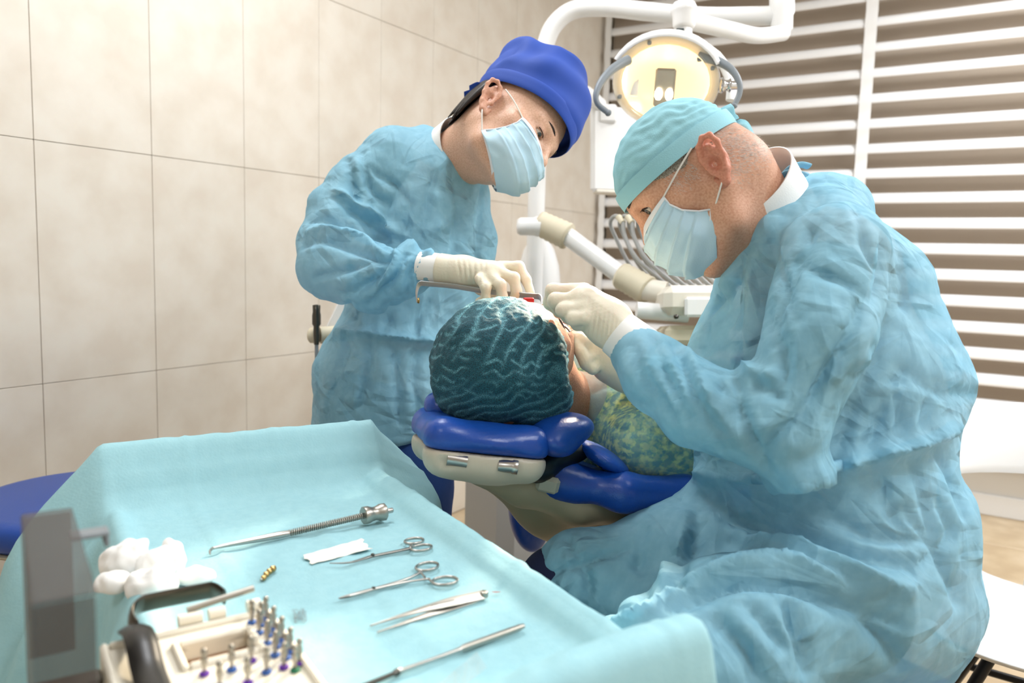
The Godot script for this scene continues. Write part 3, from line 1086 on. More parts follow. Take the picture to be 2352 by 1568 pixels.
func make_patient_chair() -> void:
	var base := A(1700, 1200, 1.95)
	base.y = 0
	var t := thing("dental_chair", "blue vinyl dental chair reclined under the patient with grey headrest shell", "dental chair", base)
	# headrest: pad on a grey shell, seen from its end
	var f := Field.new()
	var fw := -view.z                              # away from the camera
	var hc := A(1120, 1012, 1.07)
	var ax := (A(1262, 1014, 1.09) - A(980, 985, 1.045)).normalized()
	var away := (fw - ax * fw.dot(ax)).normalized()
	var hup := ax.cross(away).normalized()
	if hup.y < 0: hup = -hup
	var hb := Basis(ax, hup, ax.cross(hup))
	f.egg(hc + away * 0.055, Vector3(0.088, 0.024, 0.09), hb, 0.01)
	for s in [-1.0, 1.0]:
		f.cap(hc + ax * s * 0.062, hc + ax * s * 0.062 + away * 0.12, 0.021, 0.021, 0.02)
	f.cap(hc - ax * 0.062, hc + ax * 0.062, 0.021, 0.021, 0.02)
	f.cap(hc - ax * 0.062 + away * 0.12, hc + ax * 0.062 + away * 0.12, 0.021, 0.021, 0.02)
	f.half(hc - hup * 0.0165, -hup, 0.006)
	part(t, "headrest_pad", f.mesh(0.004), M.blue_vinyl)
	f = Field.new()                                 # grey shell below
	var q := hc - hup * 0.026
	f.cap(q - ax * 0.058, q + ax * 0.058, 0.023, 0.023, 0.02)
	f.cap(q - ax * 0.058 + away * 0.11, q + ax * 0.058 + away * 0.11, 0.023, 0.023, 0.02)
	for s in [-1.0, 0.0, 1.0]: f.cap(q + ax * s * 0.058, q + ax * s * 0.058 + away * 0.11, 0.023, 0.023, 0.02)
	f.cap(q - hup * 0.008 - ax * 0.03, q - hup * 0.010 + ax * 0.02, 0.015, 0.017, 0.03)
	f.half(hc - hup * 0.0165, hup, 0.002)
	f.cap(A(1020, 1066, 1.02), A(1075, 1072, 1.02), 0.0125, 0.0125, 0.004, 1)
	part(t, "headrest_shell", f.mesh(0.004), M.grey_shell)
	var g := Geo.new()
	g.tube([A(1026, 1054, 1.035), A(1072, 1060, 1.04)], 0.0085, 18)
	part(t, "hinge_pin", g, M.steel)
	g = Geo.new()
	g.lathe(A(1145, 1068, 1.05), A(1192, 1074, 1.05) - A(1145, 1068, 1.05), [[0, 0], [0.0085, 0], [0.0085, 0.018], [0.0095, 0.019], [0.0095, 0.026], [0.0065, 0.0265], [0.006, 0.02], [0, 0.02]], 20)
	part(t, "release_knob", g, M.steel)
	# dark hinge bracket between headrest and back
	f = Field.new()
	f.chain([A(1180, 1085, 1.10), A(1240, 1070, 1.14), A(1330, 1035, 1.18)], [0.016, 0.02, 0.016], 0.02)
	part(t, "hinge_bracket", f.mesh(0.005), M.black_plastic)
	# side cushion and neck cushion
	f = Field.new()
	f.egg(A(1292, 985, 1.14), Vector3(0.046, 0.024, 0.05), Basis(view.x, view.y, view.z) * Basis(Vector3.BACK, 0.10), 0.02)
	f.egg(A(1270, 1010, 1.12), Vector3(0.03, 0.020, 0.05), view * Basis(Vector3.BACK, -0.4), 0.03)
	part(t, "neck_cushion", f.mesh(0.004), M.blue_vinyl)
	f = Field.new()
	f.egg(A(1385, 1050, 1.19), Vector3(0.045, 0.014, 0.05), view * Basis(Vector3.BACK, -0.55), 0.02)
	part(t, "shoulder_cushion", f.mesh(0.004), M.blue_vinyl)
	f = Field.new()
	f.egg(A(1012, 935, 1.16), Vector3(0.022, 0.026, 0.03), view * Basis(Vector3.BACK, 0.9), 0.02)
	part(t, "head_wing", f.mesh(0.004), M.blue_vinyl)
	# back: blue pad over a beige shell, wider towards the shoulders
	var dirn := (A(1780, 1085, 2.2) - A(1240, 1090, 1.18))
	dirn.y = 0
	dirn = dirn.normalized()
	f = Field.new()
	var e1 := [A(1262, 1092, 1.17), A(1330, 1112, 1.17), A(1430, 1130, 1.16), A(1570, 1140, 1.20), A(1690, 1140, 1.42)]
	f.chain(e1, [0.016, 0.022, 0.027, 0.03, 0.03], 0.02)
	var e2 := [A(1180, 1060, 1.32), A(1230, 1065, 1.55), A(1400, 1060, 1.85)]
	f.chain(e2, [0.022, 0.026, 0.028], 0.02)
	for i in 5:
		var k := i / 4.0
		f.cap((e1[0] as Vector3).lerp(e1[4], k * 0.9) - Vector3(0, 0.004, 0), (e2[0] as Vector3).lerp(e2[2], k), 0.024, 0.028, 0.05)
	f.chain([A(1600, 1130, 1.5), A(1700, 1130, 1.8), A(1880, 1090, 2.2)], [0.06, 0.09, 0.08], 0.06)
	part(t, "back_pad", f.mesh(0.007), M.blue_vinyl)
	f = Field.new()
	f.chain([A(1080, 1092, 1.14), A(1200, 1118, 1.16), A(1330, 1150, 1.2), A(1480, 1178, 1.24), A(1610, 1180, 1.38)], [0.010, 0.026, 0.034, 0.022, 0.016], 0.02)
	f.chain([A(1140, 1105, 1.22), A(1260, 1150, 1.27), A(1360, 1180, 1.34)], [0.02, 0.05, 0.055], 0.04)
	f.chain([A(1290, 1190, 1.3), A(1360, 1230, 1.42), A(1500, 1250, 1.6)], [0.03, 0.06, 0.08], 0.04)
	part(t, "back_shell", f.mesh(0.006), M.beige_shell)
	g = Geo.new()
	g.box(at_pos(A(1258, 1112, 1.135), view * Basis(Vector3.BACK, -0.22) * Basis(Vector3.RIGHT, 0.3)), Vector3(0.034, 0.026, 0.012), 0.005)
	part(t, "shell_latch", g, M.grey_shell)
	# seat and leg rest behind the doctor, pedestal
	var s0 := A(1880, 1100, 2.2)
	s0.y = 0.60
	f = Field.new()
	f.slab(s0 - dirn * 0.15, s0 + dirn * 0.75, 0.06, 0.05, dirn.cross(Vector3.UP), 3.8, 0.02)
	part(t, "seat_pad", f.mesh(0.012), M.blue_vinyl)
	g = Geo.new()
	g.box(at_pos(Vector3(s0.x, 0.28, s0.z) - dirn * 0.1, aim(Vector3.UP, dirn)), Vector3(0.3, 0.52, 0.34), 0.04)
	part(t, "pedestal", g, M.ivory_plastic)
	g = Geo.new()
	g.box(at_pos(Vector3(s0.x, 0.03, s0.z) - dirn * 0.1, aim(Vector3.UP, dirn)), Vector3(0.6, 0.06, 0.8), 0.025)
	part(t, "base_plate", g, M.ivory_plastic)
	f = Field.new()
	f.egg(A(1215, 1180, 1.75), Vector3(0.045, 0.085, 0.05), view * Basis(Vector3.BACK, 0.12), 0.02)
	part(t, "arm_pad", f.mesh(0.006), M.blue_vinyl)

func make_foot_control() -> void:
	var p := on_plane(1185, 1270, 1, 0.0)
	var t := thing("foot_control", "white floor pedal unit with black knob beneath the reclined chair", "foot pedal", p)
	var f := Field.new()
	f.egg(p + Vector3(0, 0.03, 0), Vector3(0.17, 0.06, 0.15), Basis(), 0.02)
	f.half(p + Vector3(0, 0.002, 0), Vector3.DOWN, 0.004)
	part(t, "body", f.mesh(0.01), M.white_enamel)
	var g := Geo.new()
	g.tube([p + Vector3(0, 0.06, 0), p + Vector3(0.0, 0.3, -0.02)], 0.012, 10)
	part(t, "stem", g, M.black_plastic)
	f = Field.new()
	f.egg(p + Vector3(0, 0.34, -0.02), Vector3(0.055, 0.09, 0.055), Basis(), 0.02)
	part(t, "knob", f.mesh(0.01), M.black_plastic)

func make_stool(called: String, label: String, c: Vector3, r: float, group := "") -> void:
	var t := thing(called, label, "stool", Vector3(c.x, 0, c.z), group)
	var g := Geo.new()
	g.lathe(c + Vector3(0, -0.075, 0), Vector3.UP, [[0, 0.018], [r * 0.93, 0.018], [r * 0.985, 0.028], [r, 0.045], [r * 0.99, 0.06], [r * 0.95, 0.071], [r * 0.85, 0.0755], [0, 0.078]], 48)
	part(t, "seat", g, M.blue_vinyl)
	g = Geo.new()
	g.lathe(c + Vector3(0, -0.085, 0), Vector3.UP, [[0, 0], [r * 0.6, 0.0], [r * 0.94, 0.018], [r * 0.96, 0.027], [0, 0.0275]], 48)
	part(t, "seat_shell", g, M.grey_shell)
	g = Geo.new()
	g.tube([Vector3(c.x, 0.07, c.z), Vector3(c.x, c.y - 0.07, c.z)], 0.025, 16)
	part(t, "gas_column", g, M.chrome)
	for k in 5:
		var a := TAU * k / 5 + 0.3
		var d := Vector3(cos(a), 0, sin(a))
		g = Geo.new()
		g.tube([Vector3(c.x, 0.1, c.z), Vector3(c.x, 0.085, c.z) + d * 0.25], [0.022, 0.014], 10)
		part(t, "leg", g, M.black_plastic)
		g = Geo.new()
		var w := Vector3(c.x, 0.03, c.z) + d * 0.25
		var s := d.cross(Vector3.UP)
		g.lathe(w - s * 0.022, s, [[0, 0], [0.026, 0], [0.03, 0.006], [0.03, 0.038], [0.026, 0.044], [0, 0.044]], 18)
		g.tube([w, w + Vector3(0, 0.055, 0)], 0.008, 8)
		part(t, "castor", g, M.black_plastic)

func make_armchair() -> void:
	# white moulded shell chair with black splayed legs behind the doctor
	var c := on_plane(2400, 1500, 1, 0.0)
	c = A(2490, 1200, 1.56)
	c.y = 0
	var t := thing("shell_armchair", "white moulded plastic armchair with black metal legs by the window", "armchair", c)
	var f0 := A(2226, 990, 2.1) - c
	f0.y = 0
	var look := (Vector3(0.35, 0, -1.0)).normalized()
	var g := Geo.new()
	# shell: a sheet swept round the sitter, low at the front, with arm cut-outs left open underneath
	var rows := []
	var tocam := (EYE - c); tocam.y = 0; tocam = tocam.normalized()
	var left := Vector3.UP.cross(tocam).normalized()
	if left.dot(view.x) > 0: left = -left
	for j in 9:
		var row := []
		var v := j / 8.0
		for i in 25:
			var a := deg_to_rad(-120.0 + 240.0 * i / 24.0)
			var side := absf(sin(a))
			var topy := 0.80 + 0.03 * maxf(0.0, cos(a)) - 0.05 * smoothstep(-0.1, -0.5, cos(a))
			var lowy := topy - 0.125 - 0.03 * maxf(0.0, cos(a)) + 0.03 * smoothstep(-0.1, -0.5, cos(a))
			var y := lerpf(lowy, topy, v)
			var r := 0.275 + 0.05 * v - 0.012 * sin(v * PI)
			row.append(c + left * (cos(a + PI / 2.0) * -r) + tocam * (-cos(a) * r * 0.95) + Vector3(0, y, 0))
		rows.append(row)
	g.sheet(rows, 0.012)
	part(t, "back_shell", g, M.white_enamel)
	g = Geo.new()
	rows = []
	for j in 10:
		var row := []
		for i in 17:
			var x := -1.0 + 2.0 * i / 16.0
			var z := -1.0 + 2.0 * j / 9.0
			row.append(c + left * (x * 0.225) + tocam * (z * 0.22) + Vector3(0, 0.40 + 0.03 * x * x * x * x + 0.015 * z * z, 0))
		rows.append(row)
	g.sheet(rows, 0.012)
	part(t, "seat_shell", g, M.white_enamel)
	for s in [-1.0, 1.0]:                           # uprights join seat and arms
		g = Geo.new()
		rows = []
		for j in 7:
			var v := j / 6.0
			var row := []
			for i in 5:
				var z := lerpf(-0.10, 0.06, i / 4.0) * (1.0 - 0.3 * sin(v * PI))
				row.append(c + left * (s * (0.07 + 0.02 * v) + z * 0.5) - tocam * (0.225 + 0.03 * v + 0.02 * sin(v * PI)) + Vector3(0, 0.41 + 0.31 * v, 0))
			rows.append(row)
		if s > 0: rows.reverse()
		g.sheet(rows, 0.012)
		part(t, "side_web", g, M.white_enamel)
	for sx in [-1.0, 1.0]:
		for sz in [-1.0, 1.0]:
			g = Geo.new()
			g.tube([c + left * sx * 0.12 + tocam * sz * 0.12 + Vector3(0, 0.385, 0), c + left * sx * 0.27 + tocam * sz * 0.26 + Vector3(0, 0.008, 0)], [0.012, 0.011], 12)
			part(t, "leg", g, M.black_metal)
	for s in [-1.0, 1.0]:
		g = Geo.new()
		g.tube([c + left * -0.2 + tocam * s * 0.19 + Vector3(0, 0.2, 0), c + left * 0.2 + tocam * s * 0.19 + Vector3(0, 0.2, 0)], 0.009, 10)
		part(t, "stretcher", g, M.black_metal)

const TY := 0.80                                   # top of the drape on the tray
const TC := Vector3(-0.739, 0.80, -0.866)          # inner corner of the tray by the patient
const TU := Vector3(0.8898, 0, 0.4563)             # along the tray, from the raised back towards the camera
const TV := Vector3(0.4563, 0, -0.8898)            # across the tray, towards the patient

func table(u: float, v: float, h := 0.0) -> Vector3:
	return TC + TU * u + TV * v + Vector3(0, h, 0)

func along(list: Array, x: float) -> float:        # piecewise line through [x, y] pairs
	if x <= list[0][0]: return list[0][1]
	for i in list.size() - 1:
		if x <= list[i + 1][0]:
			return lerpf(list[i][1], list[i + 1][1], (x - list[i][0]) / (list[i + 1][0] - list[i][0]))
	return list[list.size() - 1][1]

func make_table() -> void:
	var c := table(0.29, -0.19)
	var t := thing("instrument_table", "steel instrument trolley hidden under the aqua surgical drape", "table", Vector3(c.x, 0, c.z))
	var g := Geo.new()
	var b := Basis(TU, Vector3.UP, TU.cross(Vector3.UP))
	g.box(at_pos(c + Vector3(0, -0.016, 0), b), Vector3(0.62, 0.016, 0.33), 0.004)
	part(t, "tray", g, M.satin_steel)
	g = Geo.new()
	g.box(at_pos(table(-0.088, -0.19, 0.028), b), Vector3(0.014, 0.088, 0.31), 0.005)
	part(t, "back_rail", g, M.satin_steel)
	g = Geo.new()
	g.box(at_pos(table(-0.04, -0.19, -0.016), b), Vector3(0.10, 0.012, 0.31), 0.003)
	part(t, "rail_bracket", g, M.satin_steel)
	for s in [[0.03, -0.33], [0.03, -0.05], [0.55, -0.33], [0.55, -0.05]]:
		g = Geo.new()
		var q := table(s[0], s[1])
		g.tube([Vector3(q.x, 0.06, q.z), Vector3(q.x, TY - 0.024, q.z)], 0.012, 12)
		part(t, "leg", g, M.satin_steel)
		g = Geo.new()
		g.lathe(Vector3(q.x, 0.03, q.z) - TV * 0.012, TV, [[0, 0], [0.026, 0], [0.03, 0.005], [0.03, 0.019], [0.026, 0.024], [0, 0.024]], 16)
		g.tube([Vector3(q.x, 0.03, q.z), Vector3(q.x, 0.065, q.z)], 0.007, 8)
		part(t, "castor", g, M.black_plastic)
	make_drape()

func make_drape() -> void:
	# heights of the cloth along and across the tray
	var hu := [[-0.150, -0.34], [-0.128, -0.16], [-0.116, -0.05], [-0.108, 0.035], [-0.102, 0.068], [-0.094, 0.079], [-0.084, 0.080], [-0.074, 0.074], [-0.060, 0.054], [-0.040, 0.026], [-0.018, 0.006], [0.004, 0.0], [0.555, 0.0], [0.575, 0.008], [0.592, 0.03], [0.602, 0.05], [0.612, 0.06], [0.630, 0.06], [0.640, 0.052], [0.648, 0.02], [0.656, -0.05], [0.672, -0.2], [0.69, -0.36]]
	var hv := [[-0.48, -0.42], [-0.440, -0.26], [-0.408, -0.12], [-0.386, -0.03], [-0.372, 0.004], [-0.363, 0.010], [-0.354, 0.007], [-0.343, 0.001], [-0.333, 0.0], [-0.050, 0.0], [-0.040, 0.003], [-0.028, 0.012], [-0.016, 0.019], [-0.008, 0.019], [-0.001, 0.010], [0.006, -0.03], [0.02, -0.14], [0.043, -0.32], [0.058, -0.42]]
	var us := []
	for k in 26: us.append(lerpf(-0.150, 0.02, k / 25.0))
	for k in range(1, 60): us.append(lerpf(0.02, 0.55, k / 59.0))
	for k in range(1, 24): us.append(lerpf(0.55, 0.69, k / 23.0))
	var vs := []
	for k in 22: vs.append(lerpf(-0.48, -0.335, k / 21.0))
	for k in range(1, 44): vs.append(lerpf(-0.335, -0.055, k / 43.0))
	for k in range(1, 26): vs.append(lerpf(-0.055, 0.058, k / 25.0))
	var n1 := noise(41, 9.0)
	var n2 := noise(42, 26.0)
	var n3 := noise(43, 16.0, FastNoiseLite.TYPE_CELLULAR)
	var g := Geo.new()
	var rows := []
	for v in vs:
		var row := []
		for u in us:
			var a := along(hu, u)
			var b := along(hv, v)
			# the near rim fades towards the case on the left
			if u > 0.55 and a > 0.0: a *= smoothstep(-0.42, -0.05, v) * 0.75 + 0.25
			var h := maxf(a, b)
			var vv: float = v
			var uu: float = u
			if a < 0.0 and b < 0.0: h = a + b
			elif a < 0.0: h = a + b * 0.5
			elif b < 0.0:
				h = a * smoothstep(-0.4, 0.0, b) + b * (1.0 - 0.55 * exp(-pow((u + 0.05) / 0.075, 2.0)) )
				if v > -0.02: vv += 0.075 * exp(-pow((u + 0.02) / 0.06, 2.0)) * smoothstep(0.0, -0.1, b)
				else: vv -= 0.05 * exp(-pow((u + 0.05) / 0.10, 2.0)) * smoothstep(0.0, -0.2, b)
			var out := smoothstep(0.0, -0.1, minf(a, b))
			# soft folds: pressed creases from packing, ripples in the hanging part
			var fold := 0.0
			for cx in [0.10, 0.24, 0.38, 0.52]: fold += 0.0019 * exp(-pow((u - cx) / 0.0042, 2.0))
			for cx in [-0.27, -0.15, -0.03]: fold += 0.0019 * exp(-pow((v - cx) / 0.0042, 2.0))
			if u < 0.0: fold += 0.0042 * exp(-pow((u + 0.047) / 0.0042, 2.0))
			fold += 0.0012 * n2.get_noise_2d(u, v) + (0.0016 - 0.0045 * n3.get_noise_2d(u * 0.8, v)) * 0.22
			h += fold + out * 0.004 * n1.get_noise_2d(u * 2.0, v * 2.0)
			var p := table(uu, vv, h)
			if out > 0.0:
				if b < 0.0: p += TV * (sin(u * 55.0 + n1.get_noise_2d(u, 0) * 4.0) * 0.010 * out * (1.0 if v > -0.1 else -1.0))
				if a < 0.0: p += TU * (sin(v * 60.0 + n1.get_noise_2d(v, 3) * 4.0) * 0.008 * out)
			row.append(p)
		rows.append(row)
	rows.reverse()
	g.sheet(rows, 0.0009)
	var o := single("surgical_drape", g, M.drape_aqua, "pale aqua non-woven drape covering the instrument table with raised back edge", "drape", table(0.29, -0.19))
	g = Geo.new()                                   # small stain
	var st := on_plane(1139, 1359, 1, TY + 0.0052)
	var pts := []
	for k in 14:
		var a := TAU * k / 14
		pts.append(st + view.x * cos(a) * 0.0045 * (1.0 + 0.3 * sin(a * 3.0)) - Vector3(0.45, 0, 0.85) * sin(a) * 0.0014)
	g.face(pts)
	part(o, "stain", g, M.stain_red, "small reddish stain")

func lie(px: float, py: float, h := 0.0) -> Vector3:        # point on the drape under a pixel, h above it
	return on_plane(px, py, 1, TY + 0.0035 + h)

func ring_handle(g: Geo, c: Vector3, along_dir: Vector3, side: Vector3, a: float, b: float, r: float) -> void:
	var pts := []
	for k in 26:
		var q := TAU * k / 25.0
		pts.append(c + along_dir * cos(q) * a + side * sin(q) * b)
	g.tube(pts, r, 8, false, 1.5)

func make_tools() -> void:
	var up := Vector3.UP
	# crown remover: hook, shaft, spring rod, sliding hammer
	var p0 := lie(492, 1258, 0.006)
	var p1 := lie(664, 1224, 0.005)
	var p2 := lie(834, 1184, 0.0122)
	var p3 := lie(902, 1171, 0.0122)
	var d := (p2 - p1).normalized()
	var t := thing("crown_remover", "steel crown remover with hooked tip, coil spring and sliding hammer", "dental tool", lie(690, 1219))
	var g := Geo.new()
	g.tube(spline([lie(483, 1273, 0.0015), lie(482, 1266, 0.0025), lie(487, 1260, 0.005), p0, lie(530, 1250, 0.0055), p1], 5), [0.0008, 0.0009, 0.001, 0.0012, 0.0013, 0.0014, 0.0014, 0.0014, 0.0014, 0.0015, 0.0015, 0.0015, 0.0015, 0.0015, 0.0016, 0.0016, 0.0017, 0.0018, 0.002, 0.0022, 0.0025, 0.003, 0.0035, 0.004, 0.0042, 0.0036], 12)
	part(t, "hook_shaft", g, M.steel)
	g = Geo.new()
	g.tube([p1 - d * 0.002, p3 + (p3 - p2).normalized() * 0.0], 0.0017, 10)
	part(t, "slide_rod", g, M.steel)
	g = Geo.new()
	var coil := []
	var len := p1.distance_to(p2)
	var sx := d.cross(up).normalized()
	var sy := sx.cross(d)
	for k in 36 * 10 + 1:
		var a := TAU * k / 10.0
		coil.append(p1 + d * (len * k / 360.0) + (sx * cos(a) + sy * sin(a)) * 0.0034)
	g.tube(coil, 0.0009, 5)
	part(t, "spring", g, M.satin_steel)
	g = Geo.new()
	var hd := (p3 - p2).normalized()
	g.lathe(p2, hd, [[0, 0], [0.0102, 0.0], [0.0112, 0.001], [0.0112, 0.006], [0.0092, 0.011], [0.0086, 0.015], [0.0092, 0.019], [0.0112, 0.024], [0.0112, 0.029], [0.0102, 0.030], [0, 0.030]], 10)
	part(t, "hammer", g, M.satin_steel)
	g = Geo.new()
	g.lathe(p2 + hd * 0.030, hd, [[0, 0], [0.0034, 0], [0.0034, 0.010], [0.0028, 0.011], [0, 0.011]], 12)
	part(t, "end_stop", g, M.steel)

	# curved iris scissors
	t = thing("scissors", "small steel surgical scissors with curved tip on the white paper strip", "scissors", lie(900, 1265))
	var tip := lie(757, 1293, 0.004)
	var piv := lie(856, 1277, 0.0025)
	var j1 := lie(942, 1259, 0.0025)
	for q in [[lie(947, 1243, 0.0025), lie(954, 1242, 0.0025), -1.0], [lie(950, 1261, 0.0025), lie(967, 1259, 0.0025), 1.0]]:
		g = Geo.new()
		var pts := spline([tip, lie(800, 1292, 0.0035), lie(835, 1283, 0.003), piv, lie(905, 1267, 0.0025), j1], 5)
		var rr := []
		for i in pts.size(): rr.append(lerpf(0.0006, 0.0021, minf(1.0, i / 12.0)))
		g.tube(pts, rr, 8, true, 0.8)
		g.tube([j1, (j1 as Vector3).lerp(q[0], 0.6)], [0.0021, 0.0016], 8)
		part(t, "blade", g, M.steel)
		g = Geo.new()
		var al := (lie(998, 1247) - lie(925, 1262)).normalized()
		ring_handle(g, lie(951, 1242, 0.003) if q[2] < 0 else lie(968, 1258, 0.003), al, al.cross(up), 0.0118 if q[2] < 0 else 0.0128, 0.0085, 0.0012)
		part(t, "finger_ring", g, M.steel)
	g = Geo.new()
	g.lathe(piv + up * 0.0005, up, [[0, 0], [0.0022, 0], [0.0022, 0.002], [0.0014, 0.0026], [0, 0.0026]], 12)
	part(t, "screw", g, M.dark_steel)

	# needle holder, open
	t = thing("needle_holder", "slim steel needle holder lying with its ringed handles open", "needle holder", lie(930, 1330))
	tip = lie(778, 1374, 0.003)
	piv = lie(858, 1353, 0.003)
	for q in [[[lie(930, 1331, 0.003), lie(968, 1313, 0.003), lie(978, 1324, 0.003)], Vector2(981, 1301), 0.0], [[lie(930, 1337, 0.003), lie(985, 1329, 0.003), lie(995, 1332, 0.003)], Vector2(1022, 1334), 1.0]]:
		g = Geo.new()
		var pts := spline([tip, lie(812, 1366, 0.003), piv, q[0][0], q[0][1]], 4)
		var rr := []
		for i in pts.size(): rr.append([0.0008, 0.0013, 0.0017, 0.002, 0.0021, 0.0021, 0.0021, 0.002, 0.0019, 0.0018, 0.0017, 0.0016, 0.0015, 0.0014, 0.0014, 0.0014, 0.0014][i])
		g.tube(pts, rr, 8)
		part(t, "jaw_arm", g, M.steel)
		g = Geo.new()
		var al := (lie(1053, 1328) - lie(990, 1338)).normalized()
		if q[2] == 0.0: al = (lie(1008, 1292) - lie(955, 1310)).normalized()
		var rc := lie(q[1].x, q[1].y, 0.003)
		ring_handle(g, rc, al, al.cross(up), 0.0135, 0.0098, 0.0013)
		g.tube([q[0][1], rc - al * 0.0132], 0.0014, 8)
		part(t, "finger_ring", g, M.steel)
	g = Geo.new()
	g.tube([lie(966, 1313, 0.003), lie(976, 1326, 0.0032)], 0.0013, 6)
	part(t, "ratchet", g, M.steel)
	g = Geo.new()
	g.lathe(piv + up * 0.0012, up, [[0, 0], [0.002, 0], [0.002, 0.001], [0, 0.0015]], 12)
	part(t, "pivot_screw", g, M.dark_steel)

	# tweezers
	t = thing("tweezers", "pointed steel tweezers with ribbed flat grips lying on the drape", "tweezers", lie(1000, 1400))
	var e := lie(1112, 1364, 0.004)
	for q in [[[lie(850, 1437, 0.002), lie(950, 1405, 0.006), lie(1030, 1383, 0.0075)]], [[lie(866, 1452, 0.001), lie(965, 1417, 0.002), lie(1040, 1390, 0.002)]]]:
		g = Geo.new()
		var pts := spline([q[0][0], q[0][1], q[0][2], e], 7)
		var rings := []
		for i in pts.size():
			var k := float(i) / (pts.size() - 1)
			var w := lerpf(0.0007, 0.0045, clampf((k - 0.1) * 1.6, 0.0, 1.0))
			var tn: Vector3 = (pts[mini(i + 1, pts.size() - 1)] - pts[maxi(i - 1, 0)]).normalized()
			var s := tn.cross(up).normalized()
			var nrm := (up * 0.75 + s * 0.66).normalized()
			var wd := tn.cross(nrm).normalized()
			rings.append([pts[i] + wd * w + nrm * 0.0006, pts[i] + wd * w - nrm * 0.0006, pts[i] - wd * w - nrm * 0.0006, pts[i] - wd * w + nrm * 0.0006])
		g.loft(rings)
		var arm := part(t, "arm", g, M.satin_steel)
		g = Geo.new()
		for k in 9:
			var i := 11 + k * 0.45
			var at: Vector3 = (pts[int(i)] as Vector3).lerp(pts[int(i) + 1], i - int(i))
			g.tube([at + up * 0.0012 - TV * 0.003, at + up * 0.0012 + TV * 0.003], 0.0003, 4)
		part(arm, "grip_ribs", g, M.dark_steel).set_meta("kind", "stuff")
	g = Geo.new()
	g.lathe(e - up * 0.003, up, [[0, 0], [0.0038, 0.0], [0.0042, 0.001], [0.0042, 0.005], [0.0036, 0.006], [0, 0.006]], 14)
	part(t, "joined_end", g, M.satin_steel)

	# long probe with a ringed neck
	t = thing("scalpel_handle", "long slender steel double-ended instrument with turned neck at the drape edge", "dental tool", lie(1060, 1490))
	g = Geo.new()
	var a0 := lie(1203, 1437, 0.004)
	var a1 := lie(1060, 1490, 0.0035)
	var a2 := lie(915, 1542, 0.0035)
	var a3 := lie(800, 1590, 0.004)
	g.tube([a0, (a0 as Vector3).lerp(a1, 0.08), (a0 as Vector3).lerp(a1, 0.3), (a0 as Vector3).lerp(a1, 0.95), a1], [0.002, 0.0028, 0.003, 0.0032, 0.0026], 12)
	part(t, "handle", g, M.satin_steel)
	g = Geo.new()
	g.tube([a1, (a1 as Vector3).lerp(a2, 0.08), (a1 as Vector3).lerp(a2, 0.5), (a1 as Vector3).lerp(a2, 0.92), a2], [0.0024, 0.0019, 0.0015, 0.0018, 0.003], 12)
	part(t, "neck", g, M.steel)
	g = Geo.new()
	g.tube([a2, (a2 as Vector3).lerp(a3, 0.05), (a2 as Vector3).lerp(a3, 0.12), (a2 as Vector3).lerp(a3, 0.6), a3], [0.003, 0.003, 0.0018, 0.0022, 0.0024], 12)
	part(t, "far_end", g, M.dark_steel)

	# paper strip
	g = Geo.new()
	var rows := []
	var n := noise(51, 60.0)
	var c0 := lie(694, 1277); var c1 := lie(718, 1297); var c2 := lie(852, 1262); var c3 := lie(830, 1239)
	for i in 13:
		var row := []
		for j in 7:
			var p := (c0 as Vector3).lerp(c3, i / 12.0).lerp((c1 as Vector3).lerp(c2, i / 12.0), j / 6.0)
			if i == 12: p += TV * (0.0022 * sin(j * 2.3))
			if i == 0: p += TV * (0.0016 * sin(j * 1.9 + 1.0))
			row.append(p + up * (0.0012 + 0.0008 * n.get_noise_2d(p.x, p.z)))
		rows.append(row)
	g.sheet(rows, 0.0004)
	single("paper_strip", g, M.paper_white, "short torn strip of white paper tape under the scissors tip", "paper strip", lie(775, 1270))

	# gold bridge: four fused crowns
	t = thing("gold_bridge", "tiny gold dental bridge of fused crowns lying on the drape", "dental bridge", lie(615, 1318))
	for q in [[606, 1327, 0.0030], [612, 1319, 0.0033], [619, 1312, 0.0034], [627, 1306, 0.0036]]:
		var f := Field.new()
		var c := lie(q[0], q[1], q[2] * 0.75)
		f.egg(c, Vector3(q[2], q[2] * 0.9, q[2] * 1.15), Basis(Vector3.UP, 0.7), 0.001)
		f.ball(c + up * q[2] * 0.95, q[2] * 0.3, 0.0015, 1)
		f.cap(c + up * q[2] * 0.7 - TV * 0.002, c + up * q[2] * 0.7 + TV * 0.002, q[2] * 0.28, q[2] * 0.28, 0.001)
		part(t, "crown", f.mesh(0.0006), M.gold)
	g = Geo.new()
	g.tube([lie(599, 1332, 0.0015), lie(606, 1327, 0.002)], [0.0014, 0.0022], 10)
	part(t, "stump", g, M.satin_steel)

	# gauze balls
	var gz := noise(52, 55.0)
	var gf := noise(53, 34.0, FastNoiseLite.TYPE_CELLULAR)
	var puffs := [[290, 1290, 0.026, 0.018, "large loosely crumpled gauze swab on top of the white heap"], [352, 1300, 0.021, 0.015, "smooth rounded gauze swab leaning on the white heap beside the oval one"], [388, 1284, 0.015, 0.017, "upright pointed gauze swab at the far end of the white heap"], [262, 1338, 0.017, 0.010, "flattened torn gauze swab at the foot of the white heap"], [345, 1343, 0.023, 0.013, "gauze swab with an upturned fold at the front of the white heap"], [446, 1326, 0.019, 0.0075, "single flat oval gauze swab lying apart from the heap"]]
